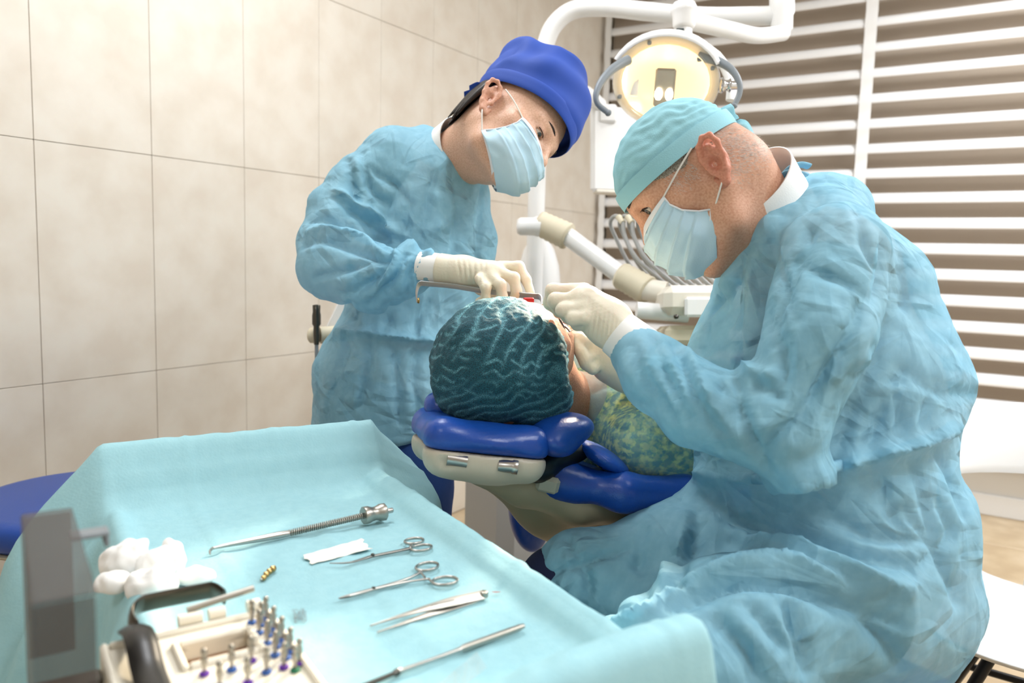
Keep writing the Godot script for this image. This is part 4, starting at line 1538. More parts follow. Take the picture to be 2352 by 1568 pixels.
	for q in puffs:
		var f := Field.new()
		var c := lie(q[0], q[1], q[3] * 0.8)
		f.egg(c, Vector3(q[2], q[3], q[2] * 0.72), Basis(Vector3.UP, 0.45), 0.006)
		if q[3] > 0.011: f.egg(c + up * q[3] * 0.55 + TV * q[2] * 0.25, Vector3(q[2] * 0.55, q[3] * 0.6, q[2] * 0.45), Basis(Vector3.UP, 1.2) * Basis(Vector3.BACK, 0.5), 0.008)
		f.half(lie(q[0], q[1], 0.0008), Vector3.DOWN, 0.003)
		var m := f.mesh(0.0016)
		var nn := Geo.normals(m.v, m.t)
		for i in m.v.size():
			var p := m.v[i]
			var w := clampf((p.y - TY - 0.004) / 0.004, 0.0, 1.0)
			m.v[i] = p + nn[i] * w * (0.0028 * gz.get_noise_3dv(p) + 0.004 * (gf.get_noise_3dv(p) + 0.4))
		single("gauze_swab", m, M.gauze_white, q[4], "gauze swab", lie(q[0], q[1]), "gauze swabs on the drape")

	# loose suture thread
	g = Geo.new()
	var th := []
	rng.seed = 19
	for k in 26:
		th.append(lie(688 + sin(k * 1.7) * 14.0 + rng.randf_range(-5, 5), 1412 + cos(k * 2.3) * 16.0 + rng.randf_range(-4, 4), 0.0012 + 0.001 * absf(sin(k))))
	g.tube(spline(th, 4), 0.00016, 4)
	single("suture_thread", g, M.handle_grey, "tangled wisp of fine grey suture thread on the drape", "thread", lie(688, 1412))
	# clear film sleeve
	g = Geo.new()
	rows = []
	for i in 9:
		var row := []
		for j in 5:
			row.append(lie(lerpf(1010, 1095, i / 8.0) + j * 6.0, lerpf(1568, 1496, i / 8.0) + j * 9.0, 0.0014 + 0.0007 * sin(i * 1.3 + j)))
		rows.append(row)
	g.sheet(rows, 0.0)
	single("plastic_sleeve", g, M.clear_plastic, "clear flat plastic sleeve beside the long steel instrument", "plastic sleeve", lie(1050, 1540))

func make_case() -> void:
	# ivory case of drills with coloured collars; smoked lid open to the left
	var top := TY + 0.034
	var a := on_plane(228, 1478, 1, top)
	var b := on_plane(620, 1392, 1, top)
	var x := (b - a); x.y = 0
	var w := x.length()
	x = x.normalized()
	var z := on_plane(745, 1568, 1, top) - on_plane(620, 1392, 1, top)
	z.y = 0
	z = x.cross(Vector3.UP).normalized() if x.cross(Vector3.UP).dot(z) > 0 else -x.cross(Vector3.UP).normalized()
	var L := 0.17
	var bs := Basis(x, Vector3.UP, x.cross(Vector3.UP))
	var at := func(u: float, v: float, h: float) -> Vector3: return a + x * u + z * v + Vector3(0, h, 0)
	var c: Vector3 = at.call(w / 2, L / 2, 0.0)
	var t := thing("drill_case", "ivory surgical drill case with open smoked lid on the draped table", "instrument case", Vector3(c.x, TY + 0.004, c.z))
	# body with a walled rim, and a deck set lower with a well
	var g := Geo.new()
	var hh := top - TY - 0.0045
	var wall := 0.006
	for s in [[wall / 2, L / 2, wall, L], [w - wall / 2, L / 2, wall, L], [w / 2, wall / 2, w - wall * 2, wall], [w / 2, L - wall / 2, w - wall * 2, wall]]:
		g.box(at_pos(at.call(s[0], s[1], -hh / 2), bs), Vector3(s[2], hh, s[3]), 0.002)
	part(t, "rim", g, M.case_ivory)
	var wx0 := w * 0.40; var wx1 := w * 0.79; var wz0 := 0.030; var wz1 := 0.062
	g = Geo.new()
	var dk := -0.004
	for s in [[wall, wx0, wall, L - wall], [wx1, w - wall, wall, L - wall], [wx0, wx1, wall, wz0], [wx0, wx1, wz1, L - wall]]:
		g.box(at_pos(at.call((s[0] + s[1]) / 2, (s[2] + s[3]) / 2, dk - 0.002), bs), Vector3(s[1] - s[0], 0.004, s[3] - s[2]), 0.0003)
	part(t, "deck", g, M.case_ivory)
	g = Geo.new()
	g.box(at_pos(at.call((wx0 + wx1) / 2, (wz0 + wz1) / 2, -0.017), bs), Vector3(wx1 - wx0, 0.004, wz1 - wz0), 0.0005)
	part(t, "well_floor", g, M.case_well)
	g = Geo.new()
	for s in [[wx0 - 0.003, (wz0 + wz1) / 2, 0.006, wz1 - wz0 + 0.012], [wx1 + 0.003, (wz0 + wz1) / 2, 0.006, wz1 - wz0 + 0.012], [(wx0 + wx1) / 2, wz0 - 0.003, wx1 - wx0, 0.006], [(wx0 + wx1) / 2, wz1 + 0.003, wx1 - wx0, 0.006]]:
		g.box(at_pos(at.call(s[0], s[1], -0.009), bs), Vector3(s[2], 0.018, s[3]), 0.002)
	part(t, "well_rim", g, M.case_ivory)
	# hinge barrels, wire bail and dark clasp along the far edge
	for k in [[0.44, 0.58], [0.62, 0.72], [0.86, 0.94]]:
		g = Geo.new()
		g.tube([at.call(w * k[0], -0.004, 0.002), at.call(w * k[1], -0.004, 0.002)], 0.0055, 14)
		part(t, "hinge_barrel", g, M.case_ivory)
	g = Geo.new()
	g.tube([at.call(w * 0.5, -0.009, 0.008), at.call(w * 0.92, -0.012, 0.014)], 0.003, 8)
	part(t, "hinge_rod", g, M.satin_steel)
	g = Geo.new()
	var bail := []
	for q in [[0.20, -0.004, 0.004], [0.185, -0.012, 0.007], [0.20, -0.022, 0.010], [0.25, -0.029, 0.012], [0.32, -0.031, 0.012], [0.62, -0.031, 0.012], [0.70, -0.028, 0.012], [0.745, -0.018, 0.009]]:
		bail.append(at.call(w * q[0], q[1], q[2]))
	var rings := []
	for p in spline(bail, 6): rings.append(p)
	g.tube(rings, 0.0022, 10, true, 4.2, Vector3.UP)
	part(t, "bail", g, M.dark_steel)
	g = Geo.new()
	rings = []
	for i in 13:
		var k := i / 12.0
		var row := []
		for j in 5:
			row.append(at.call(w * (0.10 + 0.17 * j / 4.0), -0.006 + 0.16 * k, 0.004 + 0.010 * sin(PI * minf(1.0, k * 2.2)) + 0.004 * sin(PI * j / 4.0)))
		rings.append(row)
	rings.reverse()
	g.sheet(rings, 0.003)
	part(t, "strap", g, M.black_plastic)
	# drills: shank, coloured collar
	var spots := []
	for r in 5:
		for cc in 3: spots.append([0.850 + cc * 0.045 + r * 0.002, 0.016 + r * 0.021 + (cc % 2) * 0.008, "ring_blue" if r < 4 else ["ring_purple", "ring_green", "ring_purple"][cc]])
	for q in [[0.46, 0.080], [0.60, 0.084], [0.72, 0.078], [0.50, 0.104], [0.64, 0.108], [0.76, 0.100]]: spots.append([q[0], q[1], ["ring_blue", "ring_purple"][spots.size() % 2]])
	g = Geo.new()
	g.lathe(Vector3.ZERO, Vector3.UP, [[0, 0], [0.0015, 0], [0.0015, 0.007], [0.0024, 0.0075], [0.0024, 0.0125], [0.0017, 0.013], [0.0017, 0.015], [0.0024, 0.0155], [0.0020, 0.019], [0, 0.0195]], 10)
	var shank := g.mesh()
	g = Geo.new()
	g.lathe(Vector3.ZERO, Vector3.UP, [[0, 0], [0.0036, 0], [0.0038, 0.0004], [0.0038, 0.0016], [0.0034, 0.002], [0, 0.002]], 14)
	var collar := g.mesh()
	for q in spots:
		var p: Vector3 = at.call(w * q[0], q[1], dk)
		var o := Node3D.new()
		o.name = numbered("surgical_drill")
		add_child(o)
		o.position = p
		var cn := {"ring_blue": "blue", "ring_purple": "purple", "ring_green": "green"}
		tag(o, "small steel drill standing in the case with a %s collar at its foot" % cn[q[2]], "drill", "drills standing in the ivory case")
		copy_part(o, "shank", shank, M.satin_steel, at_pos(p + Vector3(0, 0.0012, 0)))
		copy_part(o, "collar", collar, M[q[2]], at_pos(p + Vector3(0, 0.0003, 0)))
	# lid: shallow smoked tray standing open on its hinge along the left edge
	var u0 := -0.047
	var u1 := -0.015
	var hl := 0.11
	var lid := Geo.new()
	lid.box(at_pos(at.call(u0, L / 2, (hl - hh + 0.002) / 2), bs), Vector3(0.002, hl + hh - 0.002, L), 0.0008)
	lid.box(at_pos(at.call((u0 + u1) / 2, L / 2, hl), bs), Vector3(u1 - u0, 0.002, L), 0.0008)
	lid.box(at_pos(at.call((u0 + u1) / 2, 0.001, (hl - 0.002) / 2), bs), Vector3(u1 - u0 - 0.002, hl - 0.002, 0.002), 0.0008)
	lid.box(at_pos(at.call((u0 + u1) / 2, L - 0.001, (hl - 0.002) / 2), bs), Vector3(u1 - u0 - 0.002, hl - 0.002, 0.002), 0.0008)
	var lo := part(t, "lid", lid, M.smoked_plastic, "smoked translucent lid")
	g = Geo.new()
	g.box(at_pos(at.call(u1 + 0.006, 0.058, hl - 0.002), bs), Vector3(0.024, 0.003, 0.016), 0.001)
	g.box(at_pos(at.call(u1 + 0.016, 0.058, hl - 0.006), bs), Vector3(0.003, 0.010, 0.016), 0.001)
	part(lo, "latch", g, M.handle_grey)
	g = Geo.new()
	g.box(at_pos(at.call(u0 + 0.0015, 0.03, hl - 0.028), bs), Vector3(0.0006, 0.010, 0.004), 0.0002)
	part(lo, "marking", g, M.stain_red)
	for v in [0.03, L - 0.03]:
		g = Geo.new()
		g.box(at_pos(at.call((u0 + 0.0) / 2, v, -0.012), bs), Vector3(-u0 - 0.002, 0.006, 0.02), 0.002)
		part(t, "lid_hinge", g, M.dark_steel)

# ---------------------------------------------------------------- cloth
# folds: pixel polylines laid on the surface of a field; each [height, width, [x, y, x, y, ...]]
func lay_folds(f: Field, list: Array) -> Array:
	var out := []
	for q in list:
		var pts := []
		var c: Array = q[2]
		for i in range(0, c.size(), 2):
			var dir := (A(c[i], c[i + 1], 1.0) - EYE).normalized()
			var p := f.march(EYE, dir)
			if p != Vector3.INF: pts.append(p)
		if pts.size() < 2: continue
		var sm := spline(pts, 4)
		for i in sm.size() - 1:
			if sm[i].distance_to(sm[i + 1]) > 0.12: continue
			var k := float(i) / (sm.size() - 1)
			out.append([sm[i], sm[i + 1] - sm[i], q[0] * (0.35 + 0.65 * sin(PI * clampf(k * 0.92 + 0.06, 0.0, 1.0))), q[1]])
	return out

func crumple(g: Geo, folds: Array, amp: float, sd: int, size := 1.0) -> void:
	var nn := Geo.normals(g.v, g.t)
	var grid := {}
	var cs := 0.03
	for s in folds.size():
		var a: Vector3 = folds[s][0]
		var b: Vector3 = a + folds[s][1]
		var r: float = folds[s][3] * 2.2
		var lo := Vector3i((a.min(b) - Vector3.ONE * r) / cs - Vector3.ONE)
		var hi := Vector3i((a.max(b) + Vector3.ONE * r) / cs + Vector3.ONE)
		for x in range(lo.x, hi.x + 1):
			for y in range(lo.y, hi.y + 1):
				for z in range(lo.z, hi.z + 1):
					var key := Vector3i(x, y, z)
					if not grid.has(key): grid[key] = PackedInt32Array()
					grid[key].append(s)
	var c1 := noise(sd, 5.2 / size, FastNoiseLite.TYPE_CELLULAR)
	var c2 := noise(sd + 1, 11.0 / size, FastNoiseLite.TYPE_CELLULAR)
	var c3 := noise(sd + 2, 36.0 / size, FastNoiseLite.TYPE_CELLULAR)
	var w := noise(sd + 3, 7.0 / size)
	var s1 := noise(sd + 4, 4.0 / size)
	for i in g.v.size():
		var p := g.v[i]
		var q := p + Vector3(w.get_noise_3d(p.x, p.y, p.z), w.get_noise_3d(p.y + 9.0, p.z, p.x), w.get_noise_3d(p.z, p.x + 5.0, p.y)) * 0.03 * size
		var d := amp * (0.45 * s1.get_noise_3dv(p) - 1.0 * (c1.get_noise_3dv(q) + 0.7) - 0.42 * (c2.get_noise_3dv(q) + 0.7) - 0.10 * (c3.get_noise_3dv(q) + 0.7))
		var key := Vector3i(floori(p.x / cs), floori(p.y / cs), floori(p.z / cs))
		for kk in [key]:
			if not grid.has(kk): continue
			var best := 0.0
			var low := 0.0
			for s in grid[kk]:
				var e: Array = folds[s]
				var ab: Vector3 = e[1]
				var t := clampf((p - e[0]).dot(ab) / maxf(ab.length_squared(), 1e-9), 0.0, 1.0)
				var x: float = (p - e[0] - ab * t).length() / e[3]
				if x > 2.4: continue
				var h: float = e[2] * 2.0 * (0.7 * exp(-x * x * 0.9) + 0.3 * exp(-2.0 * x))
				if h > best: best = h
				if h < low: low = h
			d += best + low
		g.v[i] = p + nn[i] * d

# ---------------------------------------------------------------- heads, in head axes: x his or her left, y crown, z face; origin between the ears
func head_field(H: Transform3D, slot: float, slot_y: float, jaw := 1.0, skull := Vector3(0, 0.050, 0.009), size := Vector3(0.0755, 0.083, 0.093), chin := 1.0) -> Field:
	var f := Field.new()
	var B := H.basis
	f.egg(H * skull, size, B, 0.02)
	f.egg(H * Vector3(0, -0.022 * chin, 0.046), Vector3(0.0585, 0.086 * chin, 0.057), B, 0.03)
	for s in [-1.0, 1.0]:
		f.cap(H * Vector3(s * 0.053 * jaw, -0.040, 0.006), H * Vector3(s * 0.046 * jaw, -0.074, 0.026), 0.014, 0.015, 0.03)
		f.cap(H * Vector3(s * 0.046 * jaw, -0.074, 0.026), H * Vector3(s * 0.010, -0.100 * chin, 0.082), 0.015, 0.017, 0.025)
		f.cap(H * Vector3(s * 0.052, -0.004, 0.046), H * Vector3(s * 0.036, -0.010, 0.084), 0.015, 0.014, 0.025)
		f.cap(H * Vector3(s * 0.014, 0.037, 0.097), H * Vector3(s * 0.048, 0.036, 0.073), 0.0095, 0.0085, 0.022)
		f.ball(H * Vector3(s * 0.0325, 0.017, 0.102), 0.0125, 0.012, 1)
	f.cap(H * Vector3(0, 0.026, 0.100), H * Vector3(0, -0.012, 0.119), 0.0085, 0.0105, 0.012)
	f.ball(H * Vector3(0, -0.016, 0.118), 0.0125, 0.008)
	for s in [-1.0, 1.0]:
		f.ball(H * Vector3(s * 0.0125, -0.019, 0.108), 0.0085, 0.008)
		f.ball(H * Vector3(s * 0.0325, 0.018, 0.0835), 0.0140, 0.006)      # lids
		f.egg(H * Vector3(s * 0.0360, slot_y, 0.0965), Vector3(0.0165, slot, 0.0150), B, 0.002, 1)
	f.cap(H * Vector3(-0.018, -0.052, 0.100), H * Vector3(0.018, -0.052, 0.100), 0.009, 0.009, 0.015)
	return f

func ear_field(H: Transform3D, s: float) -> Field:
	var f := Field.new()
	# ear plane: leaning back and standing out from the head
	var o := H * Vector3(s * 0.0715, -0.009, -0.004)
	var ey := (H.basis * Vector3(s * 0.10, 0.97, -0.20)).normalized()
	var ez := (H.basis * Vector3(s * 0.38, 0.18, -0.90)).normalized()
	var ex := (H.basis * Vector3(s, 0, 0))
	var at := func(z: float, y: float, x: float) -> Vector3: return o + ez * z + ey * y + ex * x
	var helix := [[-0.001, 0.006, 0.004], [-0.004, 0.018, 0.007], [0.002, 0.030, 0.009], [0.014, 0.033, 0.010], [0.025, 0.026, 0.010], [0.029, 0.012, 0.009], [0.026, -0.004, 0.007], [0.018, -0.018, 0.005], [0.008, -0.028, 0.004]]
	var pts := []
	for q in helix: pts.append(at.call(q[0], q[1], q[2]))
	f.chain(pts, [0.0032, 0.0035, 0.0036, 0.0036, 0.0036, 0.0034, 0.0034, 0.0042, 0.0062], 0.004)
	f.chain([at.call(0.008, -0.028, 0.003), at.call(0.001, -0.028, 0.001), at.call(-0.002, -0.016, 0.0)], [0.0062, 0.005, 0.004], 0.005)
	f.egg(at.call(0.0125, 0.004, 0.0025), Vector3(0.0042, 0.031, 0.0175), Basis(ex, ey, ex.cross(ey)).orthonormalized(), 0.004)
	f.chain([at.call(0.015, 0.020, 0.006), at.call(0.019, 0.008, 0.0065), at.call(0.014, -0.012, 0.006)], [0.0028, 0.0034, 0.0034], 0.005)
	f.ball(at.call(0.0, -0.006, 0.004), 0.0042, 0.004)
	f.egg(at.call(0.009, -0.002, 0.0095), Vector3(0.0075, 0.010, 0.0075), Basis(ex, ey, ex.cross(ey)).orthonormalized(), 0.004, 1)
	return f

func colour(g: Geo, from: int, c: Color) -> void:
	g.c.resize(g.v.size())
	for i in range(from, g.v.size()): g.c[i] = c

func join(g: Geo, h: Geo, c: Color) -> void:
	var s := g.v.size()
	g.v.append_array(h.v)
	for i in h.t: g.t.append(i + s)
	colour(g, s, c)

var mask_drop := 0.0
func mask_point(H: Transform3D, u: float, v: float, pleat: float) -> Vector3:
	var cy := along([[0.0, 0.006], [0.12, -0.010], [0.3, -0.034], [0.55, -0.066], [0.8, -0.096], [1.0, -0.113]], v)
	var cz := along([[0.0, 0.114], [0.12, 0.130], [0.3, 0.137], [0.55, 0.131], [0.8, 0.112], [1.0, 0.078]], v)
	var sx := along([[0.0, 0.0665], [0.5, 0.0665], [1.0, 0.0625]], v)
	var sy := along([[0.0, 0.012], [0.25, -0.002], [0.5, -0.020], [0.75, -0.037], [1.0, -0.051]], v)
	var sz := along([[0.0, 0.064], [0.25, 0.066], [0.5, 0.060], [0.75, 0.046], [1.0, 0.028]], v)
	sy -= mask_drop * (0.018 * v + 0.010 * (1.0 - v))
	sz -= mask_drop * 0.006 * v
	cy -= mask_drop * (-0.006 * v + 0.010 * (1.0 - v))
	var a := absf(u) * PI / 2.0
	var k := 1.0 - cos(a)
	var x := sx * sin(a)
	var y := lerpf(cy, sy, pow(absf(u), 1.5))
	var z := lerpf(cz, sz, k)
	var p := Vector3(signf(u) * x, y, z)
	var n := Vector3(signf(u) * sin(a) * 0.9, -0.05, cos(a) + 0.15).normalized()
	return H * (p + n * pleat)

func make_mask(person: Node3D, H: Transform3D, sides: Array) -> void:
	var g := Geo.new()
	var rows := []
	var n := noise(61, 70.0)
	for j in 49:
		var v := j / 48.0
		var row := []
		for i in 61:
			var u := -1.0 + 2.0 * i / 60.0
			var saw := 0.0
			if v > 0.16 and v < 0.9:
				var q := fposmod((v - 0.16) * 5.4, 1.0)
				saw = (0.0042 * (1.0 - q) + 0.003 * exp(-q * 9.0)) * (1.0 - 0.55 * pow(absf(u), 3.0))
			var p := mask_point(H, u, v, saw + (0.004 + 0.006 * mask_drop) * smoothstep(0.45, 0.7, v) * smoothstep(1.0, 0.75, absf(u)) + 0.0016 * n.get_noise_2d(u * 0.06, v * 0.06))
			row.append(p)
		rows.append(row)
	rows.reverse()
	g.sheet(rows, 0.0008)
	var m := part(person, "face_mask", g, M.mask_blue)
	for b in [[0.0, 0.085], [0.915, 1.0]]:          # stitched white borders
		g = Geo.new()
		rows = []
		for j in 5:
			var row := []
			for i in 61: row.append(mask_point(H, -1.0 + 2.0 * i / 60.0, lerpf(b[0], b[1], j / 4.0), 0.0016))
			rows.append(row)
		rows.reverse()
		g.sheet(rows, 0.001)
		part(m, "border", g, M.mask_white)
	for s in [-1.0, 1.0]:
		g = Geo.new()
		var pts := []
		for k in 9: pts.append(mask_point(H, s, k / 8.0, 0.0006))
		g.tube(pts, 0.0014, 6)
		part(m, "side_edging", g, M.mask_white)
	for s in sides:
		for e in [[0.02, Vector3(s * 0.079, 0.028, -0.006)], [0.98, Vector3(s * 0.078, -0.026, -0.014)]]:
			g = Geo.new()
			var a := mask_point(H, s, e[0], 0.001)
			var b: Vector3 = H * e[1]
			g.tube(spline([a, a.lerp(b, 0.5) + H.basis.x * s * 0.007, b], 5), 0.0013, 6)
			part(m, "ear_loop", g, M.loop_white)

func make_eyes(person: Node3D, H: Transform3D, look: Vector3, lash: float, slot_y: float, brow := 1.0) -> void:
	for s in [-1.0, 1.0]:
		var c := H * Vector3(s * 0.0325, 0.018, 0.0835)
		var d := (H.basis * (look + Vector3(s * 0.05, 0, 0))).normalized()
		var g := Geo.new()
		var prof := []
		for k in 13: prof.append([sin(PI * k / 12.0) * 0.0122, -cos(PI * k / 12.0) * 0.0122])
		g.lathe(c, d, prof, 20)
		var e := part(person, "eye", g, M.eye_white)
		g = Geo.new()
		g.lathe(c + d * 0.0104, d, [[0, 0], [0.0060, 0.0], [0.0058, 0.0008], [0.0030, 0.0019], [0, 0.0022]], 18)
		part(e, "iris", g, M.iris_grey)
		g = Geo.new()
		g.lathe(c + d * 0.0122, d, [[0, 0], [0.0024, 0.0], [0.0022, 0.0006], [0, 0.0007]], 14)
		part(e, "pupil", g, M.pupil)
		g = Geo.new()                               # lash line
		var pts := []
		for k in 9:
			var q := -1.0 + k / 4.0
			var az := deg_to_rad(8.0 + q * 58.0)
			var el := deg_to_rad(lash * (1.0 - q * q * 0.8))
			pts.append(c + H.basis * (Vector3(s * sin(az) * cos(el), sin(el), cos(az) * cos(el)) * 0.0150))
		g.tube(pts, 0.0010, 5)
		for k in 9: g.tube([pts[k], pts[k] + (pts[k] - c).normalized() * 0.0045 - H.basis.y * 0.0015], [0.0004, 0.00015], 4)
		part(e, "lashes", g, M.brow_brown)
		g = Geo.new()                               # brow
		pts = []
		for k in 7:
			var q := k / 6.0
			pts.append(H * Vector3(s * lerpf(0.014, 0.050, q), 0.036 + 0.006 * sin(q * PI * 0.8), lerpf(0.1065, 0.0835, q * q) + 0.0015))
		g.tube(pts, [0.0020, 0.0032, 0.0036, 0.0034, 0.0028, 0.002, 0.0008].map(func(r): return r * brow), 8, true, 0.6)
		part(person, "eyebrow", g, M.brow_brown)

func palm_hand(f: Field, wrist: Vector3, palm: Array, fingers: Array, scale: float) -> void:
	# palm: points with radii; fingers: each list of four points
	f.chain([wrist] + palm.map(func(q): return q[0]), [0.026 * scale] + palm.map(func(q): return q[1]), 0.02)
	for q in fingers:
		var r: float = q[1] * scale
		f.chain(q[0], [r * 1.12, r, r * 0.92, r * 0.8], 0.006)

func pleats(g: Geo, amp: float, sd: int) -> void:
	var n := noise(sd, 60.0)
	var n2 := noise(sd + 1, 190.0)
	var nn := Geo.normals(g.v, g.t)
	for i in g.v.size(): g.v[i] += nn[i] * (amp * n.get_noise_3dv(g.v[i]) + amp * 0.4 * n2.get_noise_3dv(g.v[i]))

func cuff(person: Node3D, a: Vector3, b: Vector3, r1: float, r2: float) -> void:
	var g := Geo.new()
	var rings := []
	var y := (b - a).normalized()
	var bs := aim(y)
	for k in 25:
		var q := k / 24.0
		var ring := []
		for i in 48:
			var an := -TAU * i / 48
			ring.append(a.lerp(b, q) + (bs.x * cos(an) + bs.z * sin(an)) * (lerpf(r1, r2, q) + 0.0005 * (1 if i % 2 else -1)))
		rings.append(ring)
	g.loft(rings)
	part(person, "knit_cuff", g, M.cuff_white)

func inner(person: Node3D, called: String, list: Array, m: Material) -> void:
	var f := Field.new()
	f.chain(list.map(func(q): return q[0]), list.map(func(q): return q[1]), 0.04)
	part(person, called, f.mesh(0.01), m)

func axes(l: Vector3, u: Vector3, fwd: Vector3) -> Basis:    # head axes given in camera axes
	var z := (view * fwd).normalized()
	var y := view * u
	y = (y - z * y.dot(z)).normalized()
	return Basis(y.cross(z), y, z)

# ---------------------------------------------------------------- the seated man
func make_doctor() -> void:
	var D := func(x: float, y: float, d: float) -> Vector3: return A(x, y, d)
	var seat := A(1960, 1400, 1.10)
	var t := thing("person", "seated person in blue gown, aqua tied cap and face mask bending over the patient", "person", Vector3(seat.x, 0, seat.z))
	var H := Transform3D(axes(Vector3(), Vector3(-0.672, 0.725, -0.12), Vector3(-0.67, -0.70, -0.23)), A(1618, 398, 1.125))
	var skin := Color(0.68, 0.39, 0.27)
	# body: head on a grid of its own, then neck and trunk
	var sk := Vector3(0, 0.040, 0.017)
	var f := head_field(H, 0.0062, 0.0160, 1.08, sk, Vector3(0.0725, 0.078, 0.090))
	var neck1 := H * Vector3(0, -0.03, -0.030)
	var neck2 := A(1752, 540, 1.16)
	f.cap(neck1, neck2, 0.054, 0.062, 0.045)
	f.cap(H * Vector3(0.0, -0.055, 0.03), neck2 - view.x * 0.02, 0.035, 0.055, 0.04)
	var g := Geo.new()
	join(g, f.mesh(0.0023), skin)
	var scalp := f
	for s in [-1.0, 1.0]:
		join(g, ear_field(H, s).mesh(0.0016), Color(0.66, 0.30, 0.21))
	var core := Field.new()
	core.chain([neck2 + view.x * 0.03, A(1880, 640, 1.14), A(1930, 900, 1.13), A(1930, 1180, 1.12)], [0.045, 0.10, 0.115, 0.11], 0.05)
	join(g, core.mesh(0.02), skin)
	part(t, "body", g, M.skin)
	make_eyes(t, H, Vector3(0.30, -0.22, 1.0), 22.0, 0.0160)
	make_mask(t, H, [1.0])
	# hair: short grey shell at side and nape
	f = Field.new()
	f.egg(H * sk, Vector3(0.0745, 0.080, 0.0925), H.basis, 0.01)
	f.half(H * Vector3(0, 0.010, 0.0), H.basis * Vector3(0, -1, 0.34), 0.006)
	f.half(H * Vector3(0, 0, 0.052), H.basis * Vector3(0, -0.25, 1), 0.006)
	for s in [-1.0, 1.0]: f.ball(H * Vector3(s * 0.078, 0.002, -0.008), 0.026, 0.004, 1)
	var h := f.mesh(0.003)
	pleats(h, 0.0008, 71)
	var hair := part(t, "hair", h, M.hair_grey)
	g = Geo.new()                                     # cropped hairs on nape and temple
	rng.seed = 23
	var list := scalp.all()
	for k in 5200:
		var dir := Vector3(rng.randf_range(0.1, 1.0), rng.randf_range(-0.7, 0.5), rng.randf_range(-1.0, 0.6)).normalized()
		var o := H * Vector3(0, -0.005, -0.005)
		var wd := H.basis * dir
		var x := 0.12
		var guard := 0
		while x > 0.03 and guard < 30:
			var dd := scalp.at(o + wd * x, list)
			if dd < 0.0006: break
			x -= maxf(dd * 0.8, 0.0006)
			guard += 1
		var p := o + wd * x
		var q := H.affine_inverse() * p
		var thin := 1.0
		if q.z < -0.012: thin = clampf((q.y + 0.060) / 0.035, 0.0, 1.0)
		elif q.z > 0.008 and q.z < 0.052 and q.y > -0.012: thin = clampf((q.y + 0.012) / 0.02, 0.0, 1.0) * clampf((0.054 - q.z) / 0.012, 0.0, 1.0)
		else: continue
		if rng.randf() > thin: continue
		var down := (-H.basis.y * 0.8 - H.basis.z * 0.4 + wd * 0.55 + Vector3(rng.randf_range(-0.25, 0.25), rng.randf_range(-0.25, 0.25), rng.randf_range(-0.25, 0.25))).normalized()
		var sd := down.cross(wd).normalized() * 0.00028
		g.face([p - sd, p + sd, p + down * rng.randf_range(0.003, 0.0065)])
	part(hair, "cropped_hairs", g, M.hair_strand).set_meta("kind", "stuff")
	# cap, tied at the back
	f = Field.new()
	f.egg(H * sk, Vector3(0.0785, 0.0855, 0.0975), H.basis, 0.01)
	f.half(H * Vector3(0, 0.034, 0.0), H.basis * Vector3(0, -1, 0.13), 0.004)
	h = f.mesh(0.003)
	var n := noise(81, 22.0)
	var nn := Geo.normals(h.v, h.t)
	for i in h.v.size():                              # gathers fan out from the knot at the back
		var q := H.affine_inverse() * h.v[i]
		var fan := atan2(q.y - 0.03, q.z + 0.13)
		var away := Vector2(q.y - 0.03, q.z + 0.11).length()
		h.v[i] += nn[i] * ((0.0010 * sin(fan * 52.0 + 3.0 * n.get_noise_3dv(h.v[i])) * smoothstep(0.24, 0.06, away)) + 0.0016 + 0.0022 * n.get_noise_3dv(h.v[i] * 0.6) + 0.0012 * n.get_noise_3dv(h.v[i] * 2.2))
	var cp := part(t, "surgical_cap", h, M.cap_aqua)
	g = Geo.new()                                     # band
	var rows := []
	for j in 5:
		var row := []
		for i in 73:
			var a := TAU * i / 72
			var y := 0.034 + 0.13 * cos(a) * 0.106 + lerpf(-0.004, 0.019, j / 4.0)
			var e := (y - 0.040) / 0.0855
			var r := sqrt(maxf(0.0, 1.0 - e * e))
			row.append(H * Vector3(sin(a) * (0.0785 * r + 0.0026), y, 0.017 + cos(a) * (0.0975 * r + 0.0026)))
		rows.append(row)
	g.sheet(rows, 0.0012)
	part(cp, "band", g, M.cap_aqua)
	var knot := A(1676, 303, 1.14)
	for q in [[A(1655, 290, 1.13), A(1662, 268, 1.12), A(1688, 254, 1.12)], [knot, A(1700, 288, 1.11), A(1718, 318, 1.11)], [knot, A(1702, 322, 1.13), A(1728, 346, 1.12)], [A(1640, 296, 1.12), knot, A(1692, 318, 1.12)]]:
		g = Geo.new()
		rows = []
		var pts := spline(q, 6)
		for i in pts.size():
			var k := float(i) / (pts.size() - 1)
			var tn: Vector3 = (pts[mini(i + 1, pts.size() - 1)] - pts[maxi(i - 1, 0)]).normalized()
			var sd := tn.cross(view.z).normalized()
			var w := 0.004 + 0.0085 * smoothstep(0.0, 0.6, k)
			var row := []
			for j in 7:
				var s := -1.0 + j / 3.0
				row.append(pts[i] + sd * s * w + view.z * (0.0035 * cos(s * 5.0 + k * 2.0)))
			rows.append(row)
		g.sheet(rows, 0.001)
		part(cp, "tie_tail", g, M.cap_aqua)
	# white collar of the coat beneath
	g = Geo.new()
	rows = []
	var ca := (neck2 - neck1).normalized()
	var cb := aim(ca, view.z)
	var cc := A(1742, 478, 1.15)
	for j in 8:
		var v := j / 7.0
		var row := []
		for i in 41:
			var a := TAU * i / 40
			var dv := cb.x * cos(a) + cb.z * sin(a)
			var backside := clampf(0.5 + 0.5 * dv.dot((view * Vector3(0.75, 0.66, 0)).normalized()), 0.0, 1.0)
			row.append(cc + dv * (0.066 + 0.012 * v) + ca * lerpf(-0.020 - 0.040 * backside, 0.045, v))
		rows.append(row)
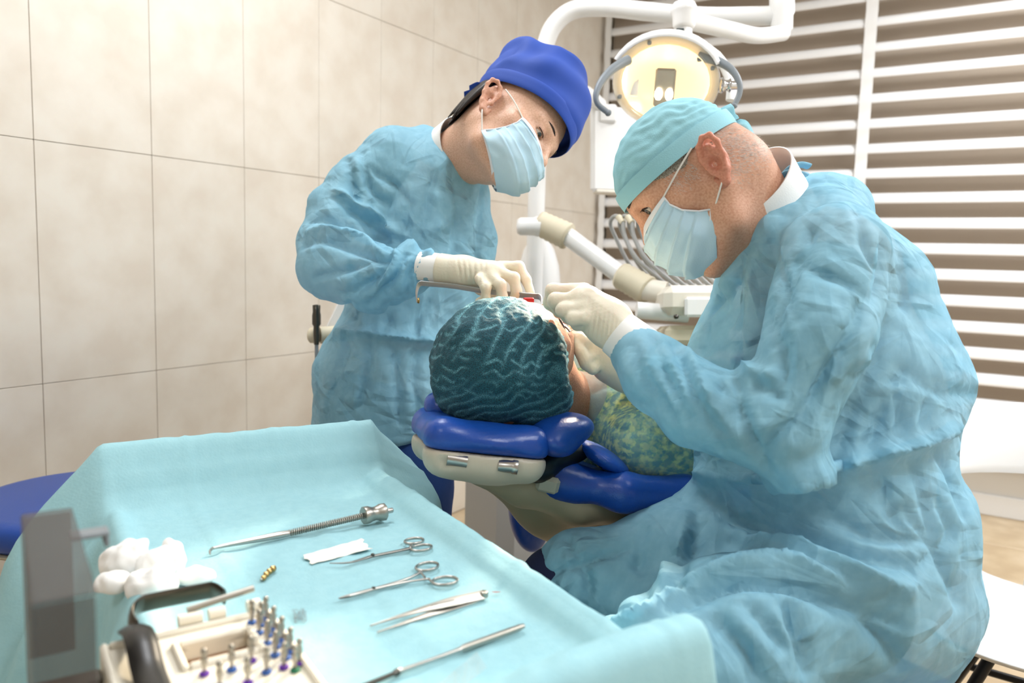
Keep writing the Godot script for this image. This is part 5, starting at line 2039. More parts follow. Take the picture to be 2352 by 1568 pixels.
	g.sheet(rows, 0.003)
	part(t, "collar", g, M.collar_white)
	# gown
	f = Field.new()
	var dz := view.z
	f.slab(A(1862, 565, 1.15), A(1932, 705, 1.14), PX(138, 1.14), PX(186, 1.14), dz, 1.25, 0.02)
	f.slab(A(1932, 705, 1.14), A(1950, 890, 1.13), PX(186, 1.14), PX(226, 1.13), dz, 1.2, 0.015)
	f.slab(A(1950, 890, 1.13), A(1910, 1045, 1.12), PX(226, 1.13), PX(234, 1.12), dz, 1.15, 0.015)
	f.slab(A(1905, 1060, 1.12), A(1950, 1200, 1.12), PX(230, 1.12), PX(248, 1.12), dz, 1.15, 0.012)
	f.slab(A(1950, 1200, 1.12), A(1958, 1350, 1.12), PX(248, 1.12), PX(250, 1.12), dz, 1.15, 0.015)
	f.cap(A(1700, 660, 1.2), A(1685, 860, 1.19), PX(72, 1.2), PX(98, 1.19), 0.06)          # front hanging from the chest
	f.cap(A(1685, 860, 1.19), A(1720, 1060, 1.15), PX(98, 1.19), PX(115, 1.15), 0.06)
	f.cap(A(1830, 440, 1.16), A(1935, 470, 1.15), PX(44, 1.16), PX(60, 1.15), 0.03)
	f.cap(A(1712, 612, 1.13), A(1790, 540, 1.09), PX(46, 1.13), PX(64, 1.09), 0.03)
	f.cap(A(1728, 630, 1.12), A(1745, 760, 1.10), PX(50, 1.12), PX(60, 1.10), 0.04)
	# near arm
	f.chain([A(1915, 590, 1.02), A(1868, 800, 0.96), A(1788, 985, 0.935)], [PX(126, 1.02), PX(122, 0.96), PX(112, 0.935)], 0.016)
	f.chain([A(1788, 985, 0.935), A(1610, 930, 0.985), A(1520, 862, 1.02), A(1466, 812, 1.04)], [PX(112, 0.935), PX(102, 0.985), PX(84, 1.02), PX(58, 1.04)], 0.016)
	f.cap(A(1925, 880, 1.03), A(1880, 1010, 1.02), 0.042, 0.045, 0.03)
	# far arm
	f.chain([A(1720, 700, 1.32), A(1680, 900, 1.34), A(1560, 890, 1.29), A(1470, 862, 1.25)], [0.07, 0.062, 0.05, 0.034], 0.03)
	# lap: far thigh towards the patient, near thigh towards the camera, cloth hanging from the knees
	f.chain([A(1880, 1250, 1.16), A(1600, 1290, 1.15), A(1345, 1335, 1.12)], [PX(190, 1.16), PX(140, 1.15), PX(112, 1.12)], 0.06)
	f.chain([A(1345, 1335, 1.12), A(1325, 1520, 1.13), A(1330, 1760, 1.15)], [PX(112, 1.12), PX(100, 1.13), PX(104, 1.15)], 0.04)
	f.chain([A(1930, 1380, 1.0), A(1680, 1470, 0.93), A(1500, 1560, 0.885)], [PX(185, 1.0), PX(170, 0.93), PX(150, 0.885)], 0.06)
	f.chain([A(1500, 1560, 0.885), A(1490, 1860, 0.92)], [PX(150, 0.885), PX(140, 0.92)], 0.04)
	f.cap(A(1480, 1420, 1.06), A(1480, 1640, 1.05), 0.05, 0.06, 0.08)
	f.cap(A(1600, 400, 1.13), A(1715, 500, 1.15), 0.070, 0.062, 0.012, 1)                        # neck opening
	f.half(Vector3(0, 0.36, 0), Vector3.DOWN, 0.01)
	var gown := f.mesh(0.0058)
	var folds := lay_folds(f, [
		# waist tie and gathers
		[-0.016, 0.013, [1605, 1088, 1720, 1098, 1830, 1085, 1950, 1062, 2060, 1035, 2150, 1000, 2192, 978]],
		[0.007, 0.010, [1990, 1050, 2010, 1000, 2040, 930]], [0.007, 0.010, [2070, 1030, 2075, 980, 2060, 900]], [0.006, 0.009, [2120, 1010, 2130, 960, 2150, 900]], [0.006, 0.010, [1930, 1065, 1935, 1010, 1960, 940]],
		[0.007, 0.011, [2080, 1045, 2120, 1120, 2150, 1230, 2180, 1330]], [0.006, 0.010, [2140, 1020, 2180, 1080, 2215, 1180]], [0.006, 0.011, [2010, 1070, 2050, 1180, 2120, 1260]],
		# back and shoulder
		[0.006, 0.008, [1820, 590, 1880, 630, 1940, 650, 2000, 700]], [0.007, 0.008, [2000, 700, 2030, 640, 2040, 560]], [0.005, 0.007, [1770, 560, 1800, 640, 1830, 740]], [0.006, 0.009, [1880, 450, 1860, 540, 1830, 600]], [0.005, 0.008, [1960, 470, 1990, 560, 2030, 640]],
		[0.006, 0.009, [2040, 520, 2070, 600, 2080, 700]], [0.006, 0.010, [2000, 800, 2080, 850, 2160, 900, 2225, 905]], [0.007, 0.009, [1960, 860, 2060, 870, 2180, 890]],
		# sleeve, upper arm and elbow
		[0.009, 0.009, [1860, 905, 1830, 960, 1775, 1010, 1740, 1060]], [0.008, 0.008, [1700, 830, 1740, 870, 1790, 900]], [-0.010, 0.009, [1690, 820, 1720, 850, 1770, 862]], [0.009, 0.009, [1980, 690, 1930, 800, 1880, 890, 1830, 1000]],
		[0.008, 0.008, [1690, 870, 1700, 950, 1735, 1040, 1770, 1090]], [0.007, 0.008, [1620, 800, 1660, 880, 1690, 960]], [0.008, 0.009, [1550, 790, 1590, 880, 1650, 990]], [0.007, 0.008, [1500, 780, 1530, 860, 1580, 960]], [0.007, 0.007, [1460, 800, 1490, 880, 1540, 960]], [-0.007, 0.008, [1580, 800, 1610, 890, 1660, 980]],
		[0.007, 0.008, [1700, 620, 1690, 720, 1700, 800]], [0.006, 0.008, [1760, 720, 1800, 800, 1800, 880]], [0.006, 0.007, [1840, 600, 1800, 700, 1780, 790]],
		# front panel
		[0.008, 0.010, [1690, 600, 1650, 680, 1625, 780]], [-0.008, 0.010, [1665, 640, 1640, 720, 1620, 790]], [0.007, 0.009, [1720, 560, 1690, 640, 1675, 740]],
		# lap and skirt
		[0.013, 0.013, [1610, 1130, 1700, 1190, 1830, 1230, 1960, 1270, 2100, 1300]], [-0.016, 0.014, [1700, 1215, 1830, 1265, 1960, 1310, 2080, 1350]], [0.012, 0.012, [1560, 1400, 1650, 1340, 1780, 1330, 1900, 1370, 2060, 1440]], [-0.012, 0.012, [1590, 1330, 1700, 1295, 1800, 1290, 1920, 1335]],
		[0.010, 0.011, [1800, 1350, 1830, 1430, 1860, 1540]], [0.010, 0.011, [1950, 1380, 2040, 1470, 2080, 1540]], [0.009, 0.010, [1600, 1170, 1590, 1260, 1560, 1350]], [-0.010, 0.011, [1580, 1180, 1560, 1270, 1530, 1330]], [0.009, 0.009, [1350, 1430, 1450, 1400, 1545, 1330, 1565, 1300]], [-0.009, 0.010, [1380, 1450, 1470, 1420, 1550, 1360]], [0.008, 0.008, [1300, 1230, 1350, 1330, 1330, 1430]], [0.007, 0.008, [1240, 1330, 1330, 1290, 1440, 1250]], [0.008, 0.009, [1480, 1210, 1470, 1290, 1480, 1370]],
		[0.008, 0.010, [2080, 1180, 2160, 1260, 2200, 1380]], [0.008, 0.010, [1900, 1180, 2020, 1230, 2160, 1240]], [0.007, 0.010, [2150, 1150, 2190, 1230, 2130, 1290]],
		[0.008, 0.009, [1640, 1420, 1720, 1500, 1740, 1560]], [0.008, 0.010, [1720, 1390, 1800, 1480]],
	])
	crumple(gown, folds, 0.0135, 101)
	var go := part(t, "gown", gown, M.gown_blue)
	g = Geo.new()                                     # the tie
	var tie := []
	for q in [[1612, 1092], [1720, 1100], [1830, 1088], [1950, 1064], [2060, 1036], [2150, 1002], [2194, 976]]:
		var p := f.march(EYE, (A(q[0], q[1], 1.0) - EYE).normalized())
		if p != Vector3.INF: tie.append(p + (EYE - p).normalized() * -0.004)
	g.tube(spline(tie, 5), 0.0045, 8, true, 1.6)
	part(go, "waist_tie", g, M.gown_blue)
	g = Geo.new()                                     # bow of the neck tie
	for q in [[A(1800, 400, 1.12), A(1815, 385, 1.115), A(1838, 378, 1.115), A(1858, 382, 1.12)], [A(1790, 410, 1.12), A(1808, 396, 1.11), A(1830, 398, 1.11), A(1850, 402, 1.12)]]:
		g.tube(spline(q, 5), 0.0065, 8, true, 0.5)
	part(go, "neck_bow", g, M.gown_blue)
	inner(t, "coat", [[A(1840, 640, 1.15), 0.07], [A(1885, 720, 1.14), 0.105], [A(1930, 900, 1.13), 0.126], [A(1930, 1180, 1.12), 0.12]], M.collar_white)
	inner(t, "shirt_sleeve", [[A(1900, 640, 1.03), 0.050], [A(1855, 820, 0.985), 0.049], [A(1786, 965, 0.955), 0.046], [A(1690, 945, 0.985), 0.040]], M.scrub_grey)
	# legs and shoes
	f = Field.new()
	f.chain([A(1940, 1400, 1.05), A(1520, 1560, 0.9)], [0.085, 0.074], 0.03)
	var kn := A(1500, 1560, 0.9)
	f.chain([kn, Vector3(kn.x - 0.03, 0.10, kn.z - 0.05)], [0.062, 0.045], 0.03)
	var kf := A(1286, 1352, 1.12)
	f.chain([A(1900, 1270, 1.16), kf], [0.08, 0.055], 0.03)
	f.chain([kf, Vector3(kf.x + 0.02, 0.10, kf.z - 0.02)], [0.055, 0.045], 0.03)
	part(t, "trousers", f.mesh(0.012), M.scrub_navy)
	for k in [Vector3(kn.x - 0.03, 0, kn.z - 0.05), Vector3(kf.x + 0.02, 0, kf.z - 0.02)]:
		f = Field.new()
		var fd := Vector3(-0.75, 0, -0.2).normalized()
		f.slab(k + fd * -0.03 + Vector3(0, 0.045, 0), k + fd * 0.15 + Vector3(0, 0.035, 0), 0.042, 0.034, fd.cross(Vector3.UP), 1.15, 0.02)
		f.cap(k + Vector3(0, 0.05, 0), k + Vector3(0, 0.11, 0), 0.045, 0.042, 0.02)
		f.half(k + Vector3(0, 0.002, 0), Vector3.DOWN, 0.004)
		part(t, "shoe", f.mesh(0.008), M.cuff_white)
	# near hand in a latex glove, pinching
	f = Field.new()
	var sc := 1.0
	palm_hand(f, A(1432, 778, 1.045), [[A(1398, 742, 1.06), PX(50, 1.06)], [A(1345, 698, 1.075), PX(44, 1.075)]], [
		[[A(1342, 668, 1.09), A(1270, 668, 1.105), A(1264, 696, 1.115), A(1280, 712, 1.125)], 0.0104],
		[[A(1335, 690, 1.07), A(1276, 690, 1.08), A(1286, 712, 1.095), A(1305, 708, 1.105)], 0.0104],
		[[A(1336, 710, 1.055), A(1294, 712, 1.06), A(1306, 728, 1.075), A(1326, 718, 1.085)], 0.0098],
		[[A(1346, 730, 1.045), A(1316, 732, 1.05), A(1326, 744, 1.065), A(1342, 734, 1.07)], 0.0088],
		[[A(1390, 730, 1.11), A(1345, 722, 1.135), A(1310, 716, 1.14), A(1284, 718, 1.138)], 0.0112]], sc)
	h = f.mesh(0.0022)
	var hf := []
	for k in 9:
		hf.append([0.0011, 0.0022, [1352 + k * 9, 712 + k * 7 - 28, 1346 + k * 9, 742 + k * 7 - 18, 1338 + k * 10, 770 + k * 6 - 12]])
	crumple(h, lay_folds(f, hf), 0.0006, 131, 0.2)
	part(t, "glove", h, M.glove_latex)
	cuff(t, A(1486, 818, 1.035), A(1418, 764, 1.048), 0.0345, 0.031)
	# far hand
	f = Field.new()
	palm_hand(f, A(1442, 858, 1.235), [[A(1405, 832, 1.23), 0.029], [A(1378, 806, 1.225), 0.027]], [
		[[A(1372, 785, 1.225), A(1346, 762, 1.225), A(1332, 758, 1.225), A(1316, 752, 1.225)], 0.0095],
		[[A(1366, 800, 1.215), A(1342, 786, 1.21), A(1330, 776, 1.212), A(1316, 772, 1.215)], 0.0098],
		[[A(1366, 818, 1.21), A(1346, 826, 1.20), A(1334, 808, 1.202), A(1324, 792, 1.205)], 0.0096],
		[[A(1374, 832, 1.215), A(1362, 846, 1.20), A(1346, 836, 1.20), A(1336, 818, 1.205)], 0.0086],
		[[A(1392, 790, 1.255), A(1360, 760, 1.265), A(1340, 742, 1.262), A(1322, 738, 1.258)], 0.0108]], 1.0)
	f.cap(A(1442, 858, 1.235), A(1500, 880, 1.25), 0.027, 0.031, 0.02)
	part(t, "glove", f.mesh(0.0024), M.glove_latex)

# ---------------------------------------------------------------- the standing woman
func make_assistant() -> void:
	var foot := A(900, 1000, 1.70)
	var t := thing("person", "standing person in blue gown with royal blue cap and mask holding a retractor", "person", Vector3(foot.x, 0, foot.z))
	var H := Transform3D(axes(Vector3(), Vector3(0.70, 0.64, -0.325), Vector3(0.712, -0.553, 0.432)), A(1153, 299, 1.56))
	var skin := Color(0.76, 0.49, 0.36)
	var f := head_field(H, 0.0036, 0.0125, 0.88, Vector3(0, 0.050, 0.009), Vector3(0.0755, 0.083, 0.093), 0.86)
	var neck2 := A(1040, 372, 1.63)
	f.cap(H * Vector3(0, -0.03, -0.028), neck2, 0.049, 0.058, 0.05)
	f.cap(H * Vector3(0.0, -0.055, 0.03), neck2 + view.x * 0.02, 0.03, 0.045, 0.04)
	var g := Geo.new()
	join(g, f.mesh(0.0024), skin)
	for i in g.v.size():
		var q := H.affine_inverse() * g.v[i]
		for s in [-1.0, 1.0]:                         # eye make-up and flushed cheeks
			var e := Vector2((q.x - s * 0.033) / 0.018, (q.y - 0.017) / 0.011).length()
			if q.z > 0.06: g.c[i] = g.c[i].lerp(Color(0.42, 0.20, 0.14), 0.45 * smoothstep(1.25, 0.5, e))
			var k := (q - Vector3(s * 0.045, -0.02, 0.07)).length()
			g.c[i] = g.c[i].lerp(Color(0.70, 0.34, 0.25), 0.4 * smoothstep(0.04, 0.01, k))
	for s in [-1.0, 1.0]: join(g, ear_field(H, s).mesh(0.0018), Color(0.68, 0.38, 0.27))
	var core := Field.new()
	core.chain([neck2, A(965, 480, 1.68), A(940, 700, 1.70), A(900, 960, 1.70)], [0.055, 0.10, 0.09, 0.11], 0.05)
	join(g, core.mesh(0.02), skin)
	part(t, "body", g, M.skin)
	make_eyes(t, H, Vector3(0.0, -0.58, 0.85), -4.0, 0.0125, 0.6)
	mask_drop = 1.0
	make_mask(t, H, [-1.0])
	# hair at the nape
	g = Geo.new()
	rng.seed = 5
	for k in 46:
		var a := deg_to_rad(lerpf(124.0, 236.0, k / 45.0))
		var p0 := H * Vector3(sin(a) * -0.079, 0.035, cos(a) * 0.10)
		var p1 := H * Vector3(sin(a) * -0.079, -0.005, cos(a) * 0.098)
		var p2 := H * Vector3(sin(a) * -0.066, -0.048 - rng.randf() * 0.016, cos(a) * 0.083 - rng.randf() * 0.012)
		g.tube(spline([p0, p1, p2], 4), [0.007, 0.007, 0.007, 0.0065, 0.006, 0.005, 0.004, 0.0025, 0.0008], 7)
	part(t, "hair", g, M.hair_brown)
	# tall cap with folded band
	var ring := func(k: float, out: float) -> Array:
		var cy := lerpf(0.050, 0.184, k)
		var cz := lerpf(0.010, -0.044, k)
		var hl := lerpf(0.112, 0.101, k) + 0.010 * sin(k * PI) + out
		var hw := lerpf(0.0835, 0.078, k) + 0.010 * sin(k * PI) + out
		var dz := Vector3(0, lerpf(0.18, 0.20, k), 1.0).normalized()
		var r := []
		for i in 72:
			var a := TAU * i / 72
			var sq := pow(absf(cos(a)), 0.85) * signf(cos(a))
			r.append(H * (Vector3(0, cy, cz) + dz * sq * hl + Vector3(sin(a) * hw, 0, 0)))
		return r
	var rows := []
	for j in 21: rows.append(ring.call(j / 20.0, 0.0))
	for q in [[1.015, -0.004], [1.02, -0.012], [1.02, -0.03], [1.02, -0.05], [1.015, -0.072]]: rows.append(ring.call(q[0], q[1]))
	g = Geo.new()
	g.sheet(rows, 0.0, true)
	var n := noise(91, 9.0)
	var nn := Geo.normals(g.v, g.t)
	for i in g.v.size():
		var q := H.affine_inverse() * g.v[i]
		var w := smoothstep(0.06, 0.10, q.y)
		# soft diagonal drapes and a pocket gathered towards the knot at the back
		g.v[i] += nn[i] * w * (0.008 * n.get_noise_3dv(g.v[i]) + 0.006 * sin((q.z + q.y * 0.9) * 62.0 + 4.0 * n.get_noise_3dv(g.v[i])) * smoothstep(0.02, -0.09, q.z) + 0.003 * sin(q.y * 70.0 - q.z * 40.0))
	var hat := part(t, "surgical_cap", g, M.hat_blue)
	rows = []
	for j in 6: rows.append(ring.call(-0.035 + 0.21 * j / 5.0, 0.0022 + (0.0016 if j > 0 and j < 5 else 0.0)))
	g = Geo.new()
	g.sheet(rows, 0.0015, true)
	part(hat, "folded_band", g, M.hat_blue)
	for q in [[A(1110, 208, 1.57), A(1090, 214, 1.57), A(1066, 222, 1.57)], [A(1108, 203, 1.56), A(1096, 200, 1.55), A(1078, 208, 1.555)]]:
		g = Geo.new()
		rows = []
		var pts := spline(q, 5)
		for i in pts.size():
			var row := []
			for j in 5: row.append(pts[i] + (view.y * (j - 2.0) * 0.0045 + view.z * 0.003 * cos(j * 1.6)))
			rows.append(row)
		g.sheet(rows, 0.001)
		part(hat, "tie_tail", g, M.hat_blue)
	# white collar
	g = Geo.new()
	rows = []
	var ca := (neck2 - H * Vector3(0, -0.03, -0.028)).normalized()
	var cb := aim(ca, view.z)
	var cc := A(1052, 352, 1.62)
	for j in 8:
		var v := j / 7.0
		var row := []
		for i in 41:
			var a := TAU * i / 40
			var dv := cb.x * cos(a) + cb.z * sin(a)
			var backside := clampf(0.5 + 0.5 * dv.dot((view * Vector3(-0.6, 0.8, 0)).normalized()), 0.0, 1.0)
			row.append(cc + dv * (0.062 + 0.01 * v) + ca * lerpf(0.004 - 0.040 * backside, 0.05, v))
		rows.append(row)
	g.sheet(rows, 0.003)
	part(t, "collar", g, M.collar_white)
	# gown
	f = Field.new()
	var dz := view.z
	f.slab(A(990, 372, 1.68), A(962, 460, 1.68), PX(82, 1.68), PX(144, 1.68), dz, 1.2, 0.02)
	f.slab(A(962, 460, 1.68), A(955, 600, 1.69), PX(144, 1.68), PX(150, 1.69), dz, 1.2, 0.02)
	f.slab(A(955, 600, 1.69), A(930, 745, 1.70), PX(150, 1.69), PX(136, 1.70), dz, 1.1, 0.015)
	f.slab(A(928, 775, 1.70), A(890, 880, 1.70), PX(142, 1.70), PX(160, 1.70), dz, 1.1, 0.02)
	f.slab(A(890, 880, 1.70), A(882, 990, 1.70), PX(160, 1.70), PX(164, 1.70), dz, 1.1, 0.04)
	f.cap(A(1078, 430, 1.66), A(1084, 560, 1.65), PX(42, 1.66), PX(44, 1.65), 0.05)
	f.cap(A(1084, 560, 1.65), A(1050, 690, 1.66), PX(44, 1.65), PX(54, 1.66), 0.05)
	f.chain([A(905, 385, 1.62), A(838, 450, 1.585), A(765, 560, 1.52)], [PX(92, 1.62), PX(86, 1.585), PX(86, 1.52)], 0.014)
	f.chain([A(765, 560, 1.52), A(775, 605, 1.49), A(850, 640, 1.45), A(930, 622, 1.41), A(972, 612, 1.39)], [PX(86, 1.52), PX(92, 1.49), PX(80, 1.45), PX(64, 1.41), PX(42, 1.39)], 0.012)
	f.cap(A(738, 476, 1.53), A(770, 500, 1.52), PX(40, 1.53), PX(52, 1.52), 0.02)
	f.chain([A(1040, 400, 1.76), A(1030, 600, 1.80), A(1030, 745, 1.74)], [0.075, 0.06, 0.045], 0.03)
	f.half(A(1062, 352, 1.62), view * Vector3(0.62, 0.74, 0.10), 0.012)
	f.half(A(880, 1000, 1.70), view * Vector3(0.03, -1, 0), 0.01)
	var gown := f.mesh(0.0058)
	var folds := lay_folds(f, [
		[-0.015, 0.013, [782, 765, 850, 772, 930, 778, 1000, 782, 1060, 780]],
		[0.008, 0.010, [800, 770, 790, 820, 760, 900]], [0.008, 0.010, [850, 780, 845, 840, 830, 930]], [0.007, 0.010, [905, 785, 912, 860, 918, 970]], [0.007, 0.010, [960, 785, 955, 870, 960, 980]], [0.006, 0.009, [820, 765, 810, 730, 800, 700]], [0.006, 0.009, [880, 770, 890, 735, 900, 700]], [0.006, 0.009, [950, 775, 960, 740, 985, 700]],
		# seams and folds of the chest
		[0.006, 0.009, [1055, 330, 1048, 420, 1050, 520, 1040, 620]], [0.006, 0.009, [1110, 420, 1100, 520, 1095, 590]], [-0.008, 0.010, [1000, 440, 1010, 520, 985, 580]], [0.007, 0.010, [960, 560, 985, 470, 1000, 400]],
		# shoulder and upper sleeve
		[0.007, 0.008, [850, 380, 900, 420, 945, 470]], [0.008, 0.008, [830, 350, 850, 420, 890, 470]], [0.008, 0.009, [800, 370, 810, 430, 830, 470]], [-0.012, 0.011, [775, 440, 840, 480, 900, 530, 950, 560]], [0.009, 0.009, [940, 470, 930, 520, 900, 560]],
		# forearm folds, fanning from the crook of the arm
		[0.010, 0.010, [715, 430, 770, 450, 830, 490, 890, 540]], [0.010, 0.010, [700, 500, 760, 500, 830, 530, 890, 570]], [0.009, 0.009, [690, 560, 760, 550, 840, 580, 900, 610]], [-0.009, 0.009, [700, 530, 760, 525, 840, 555, 900, 590]], [0.010, 0.010, [780, 680, 850, 650, 890, 590, 915, 550]], [0.008, 0.009, [850, 700, 900, 640, 930, 580]], [0.008, 0.008, [720, 640, 780, 620, 840, 600]], [-0.008, 0.009, [860, 680, 890, 620, 905, 570]], [0.007, 0.008, [960, 580, 940, 630, 940, 680]], [0.007, 0.007, [980, 590, 965, 630, 965, 655]],
	])
	crumple(gown, folds, 0.0135, 201)
	var go := part(t, "gown", gown, M.gown_blue)
	g = Geo.new()
	var tie := []
	for q in [[786, 764], [850, 771], [930, 777], [1000, 781], [1056, 780]]:
		var p := f.march(EYE, (A(q[0], q[1], 1.0) - EYE).normalized())
		if p != Vector3.INF: tie.append(p - (EYE - p).normalized() * 0.005)
	g.tube(spline(tie, 5), 0.0045, 8, true, 1.5)
	part(go, "waist_tie", g, M.gown_blue)
	inner(t, "coat", [[A(1010, 400, 1.67), 0.07], [A(965, 480, 1.68), 0.112], [A(940, 700, 1.70), 0.10], [A(900, 940, 1.70), 0.118]], M.collar_white)
	inner(t, "shirt_sleeve", [[A(905, 395, 1.625), 0.062], [A(842, 452, 1.59), 0.062]], M.scrub_grey)
	# trousers and shoes
	f = Field.new()
	f.slab(A(885, 950, 1.70), A(900, 1040, 1.70), 0.13, 0.125, dz, 1.1, 0.03)
	for s in [[A(940, 1060, 1.66), 0.0], [A(860, 1060, 1.76), 0.0]]:
		var p: Vector3 = s[0]
		f.chain([p, Vector3(p.x, 0.42, p.z), Vector3(p.x, 0.06, p.z)], [0.10, 0.085, 0.075], 0.03)
	var tr := f.mesh(0.009)
	crumple(tr, [], 0.007, 221)
	part(t, "trousers", tr, M.trouser_blue)
	for s in [A(940, 1060, 1.66), A(860, 1060, 1.76)]:
		f = Field.new()
		var k := Vector3(s.x, 0, s.z)
		var fd := (view.x - Vector3(0, view.x.y, 0)).normalized()
		f.slab(k - fd * 0.04 + Vector3(0, 0.045, 0), k + fd * 0.14 + Vector3(0, 0.035, 0), 0.04, 0.032, fd.cross(Vector3.UP), 1.1, 0.02)
		f.half(k + Vector3(0, 0.002, 0), Vector3.DOWN, 0.004)
		part(t, "shoe", f.mesh(0.008), M.cuff_white)
	# right hand round the retractor
	f = Field.new()
	palm_hand(f, A(1022, 618, 1.375), [[A(1062, 622, 1.37), 0.0235], [A(1128, 632, 1.355), 0.026]], [
		[[A(1150, 612, 1.365), A(1192, 612, 1.355), A(1208, 642, 1.35), A(1219, 672, 1.345)], 0.0098],
		[[A(1145, 625, 1.345), A(1180, 638, 1.335), A(1186, 668, 1.335), A(1178, 690, 1.345)], 0.0102],
		[[A(1128, 636, 1.335), A(1150, 654, 1.32), A(1154, 682, 1.325), A(1140, 694, 1.34)], 0.0098],
		[[A(1102, 640, 1.33), A(1116, 660, 1.318), A(1116, 684, 1.325), A(1100, 692, 1.338)], 0.0088],
		[[A(1070, 640, 1.385), A(1105, 664, 1.395), A(1138, 676, 1.39), A(1164, 680, 1.385)], 0.0108]], 0.95)
	var h := f.mesh(0.0022)
	var hf := []
	for k in 6: hf.append([0.0010, 0.0025, [1050 + k * 13, 594 + k * 2, 1054 + k * 12, 620 + k * 2, 1058 + k * 11, 646 + k * 2]])
	crumple(h, lay_folds(f, hf), 0.0006, 231, 0.2)
	part(t, "glove", h, M.glove_latex)
	cuff(t, A(968, 612, 1.39), A(1014, 617, 1.377), 0.0275, 0.0255)
	g = Geo.new()
	g.tube([A(1006, 616, 1.379), A(1012, 617, 1.378), A(1044, 620, 1.372)], [0.0262, 0.0272, 0.0258], 32, false)
	part(t, "glove_cuff", g, M.glove_latex)
	# left hand, hidden behind the patient's head
	f = Field.new()
	var lw := A(1030, 745, 1.74)
	palm_hand(f, lw, [[A(1045, 790, 1.70), 0.024], [A(1055, 815, 1.68), 0.026]], [
		[[A(1070, 820, 1.67), A(1090, 850, 1.66), A(1098, 870, 1.66), A(1102, 888, 1.66)], 0.0098], [[A(1060, 828, 1.67), A(1074, 858, 1.66), A(1080, 880, 1.66), A(1084, 898, 1.66)], 0.0098],
		[[A(1048, 830, 1.68), A(1056, 860, 1.67), A(1062, 880, 1.67), A(1066, 896, 1.67)], 0.0095], [[A(1036, 826, 1.69), A(1040, 852, 1.68), A(1044, 868, 1.68), A(1048, 882, 1.68)], 0.0085], [[A(1065, 790, 1.68), A(1085, 805, 1.66), A(1098, 820, 1.65), A(1106, 834, 1.65)], 0.0105]], 0.95)
	part(t, "glove", f.mesh(0.004), M.glove_latex)

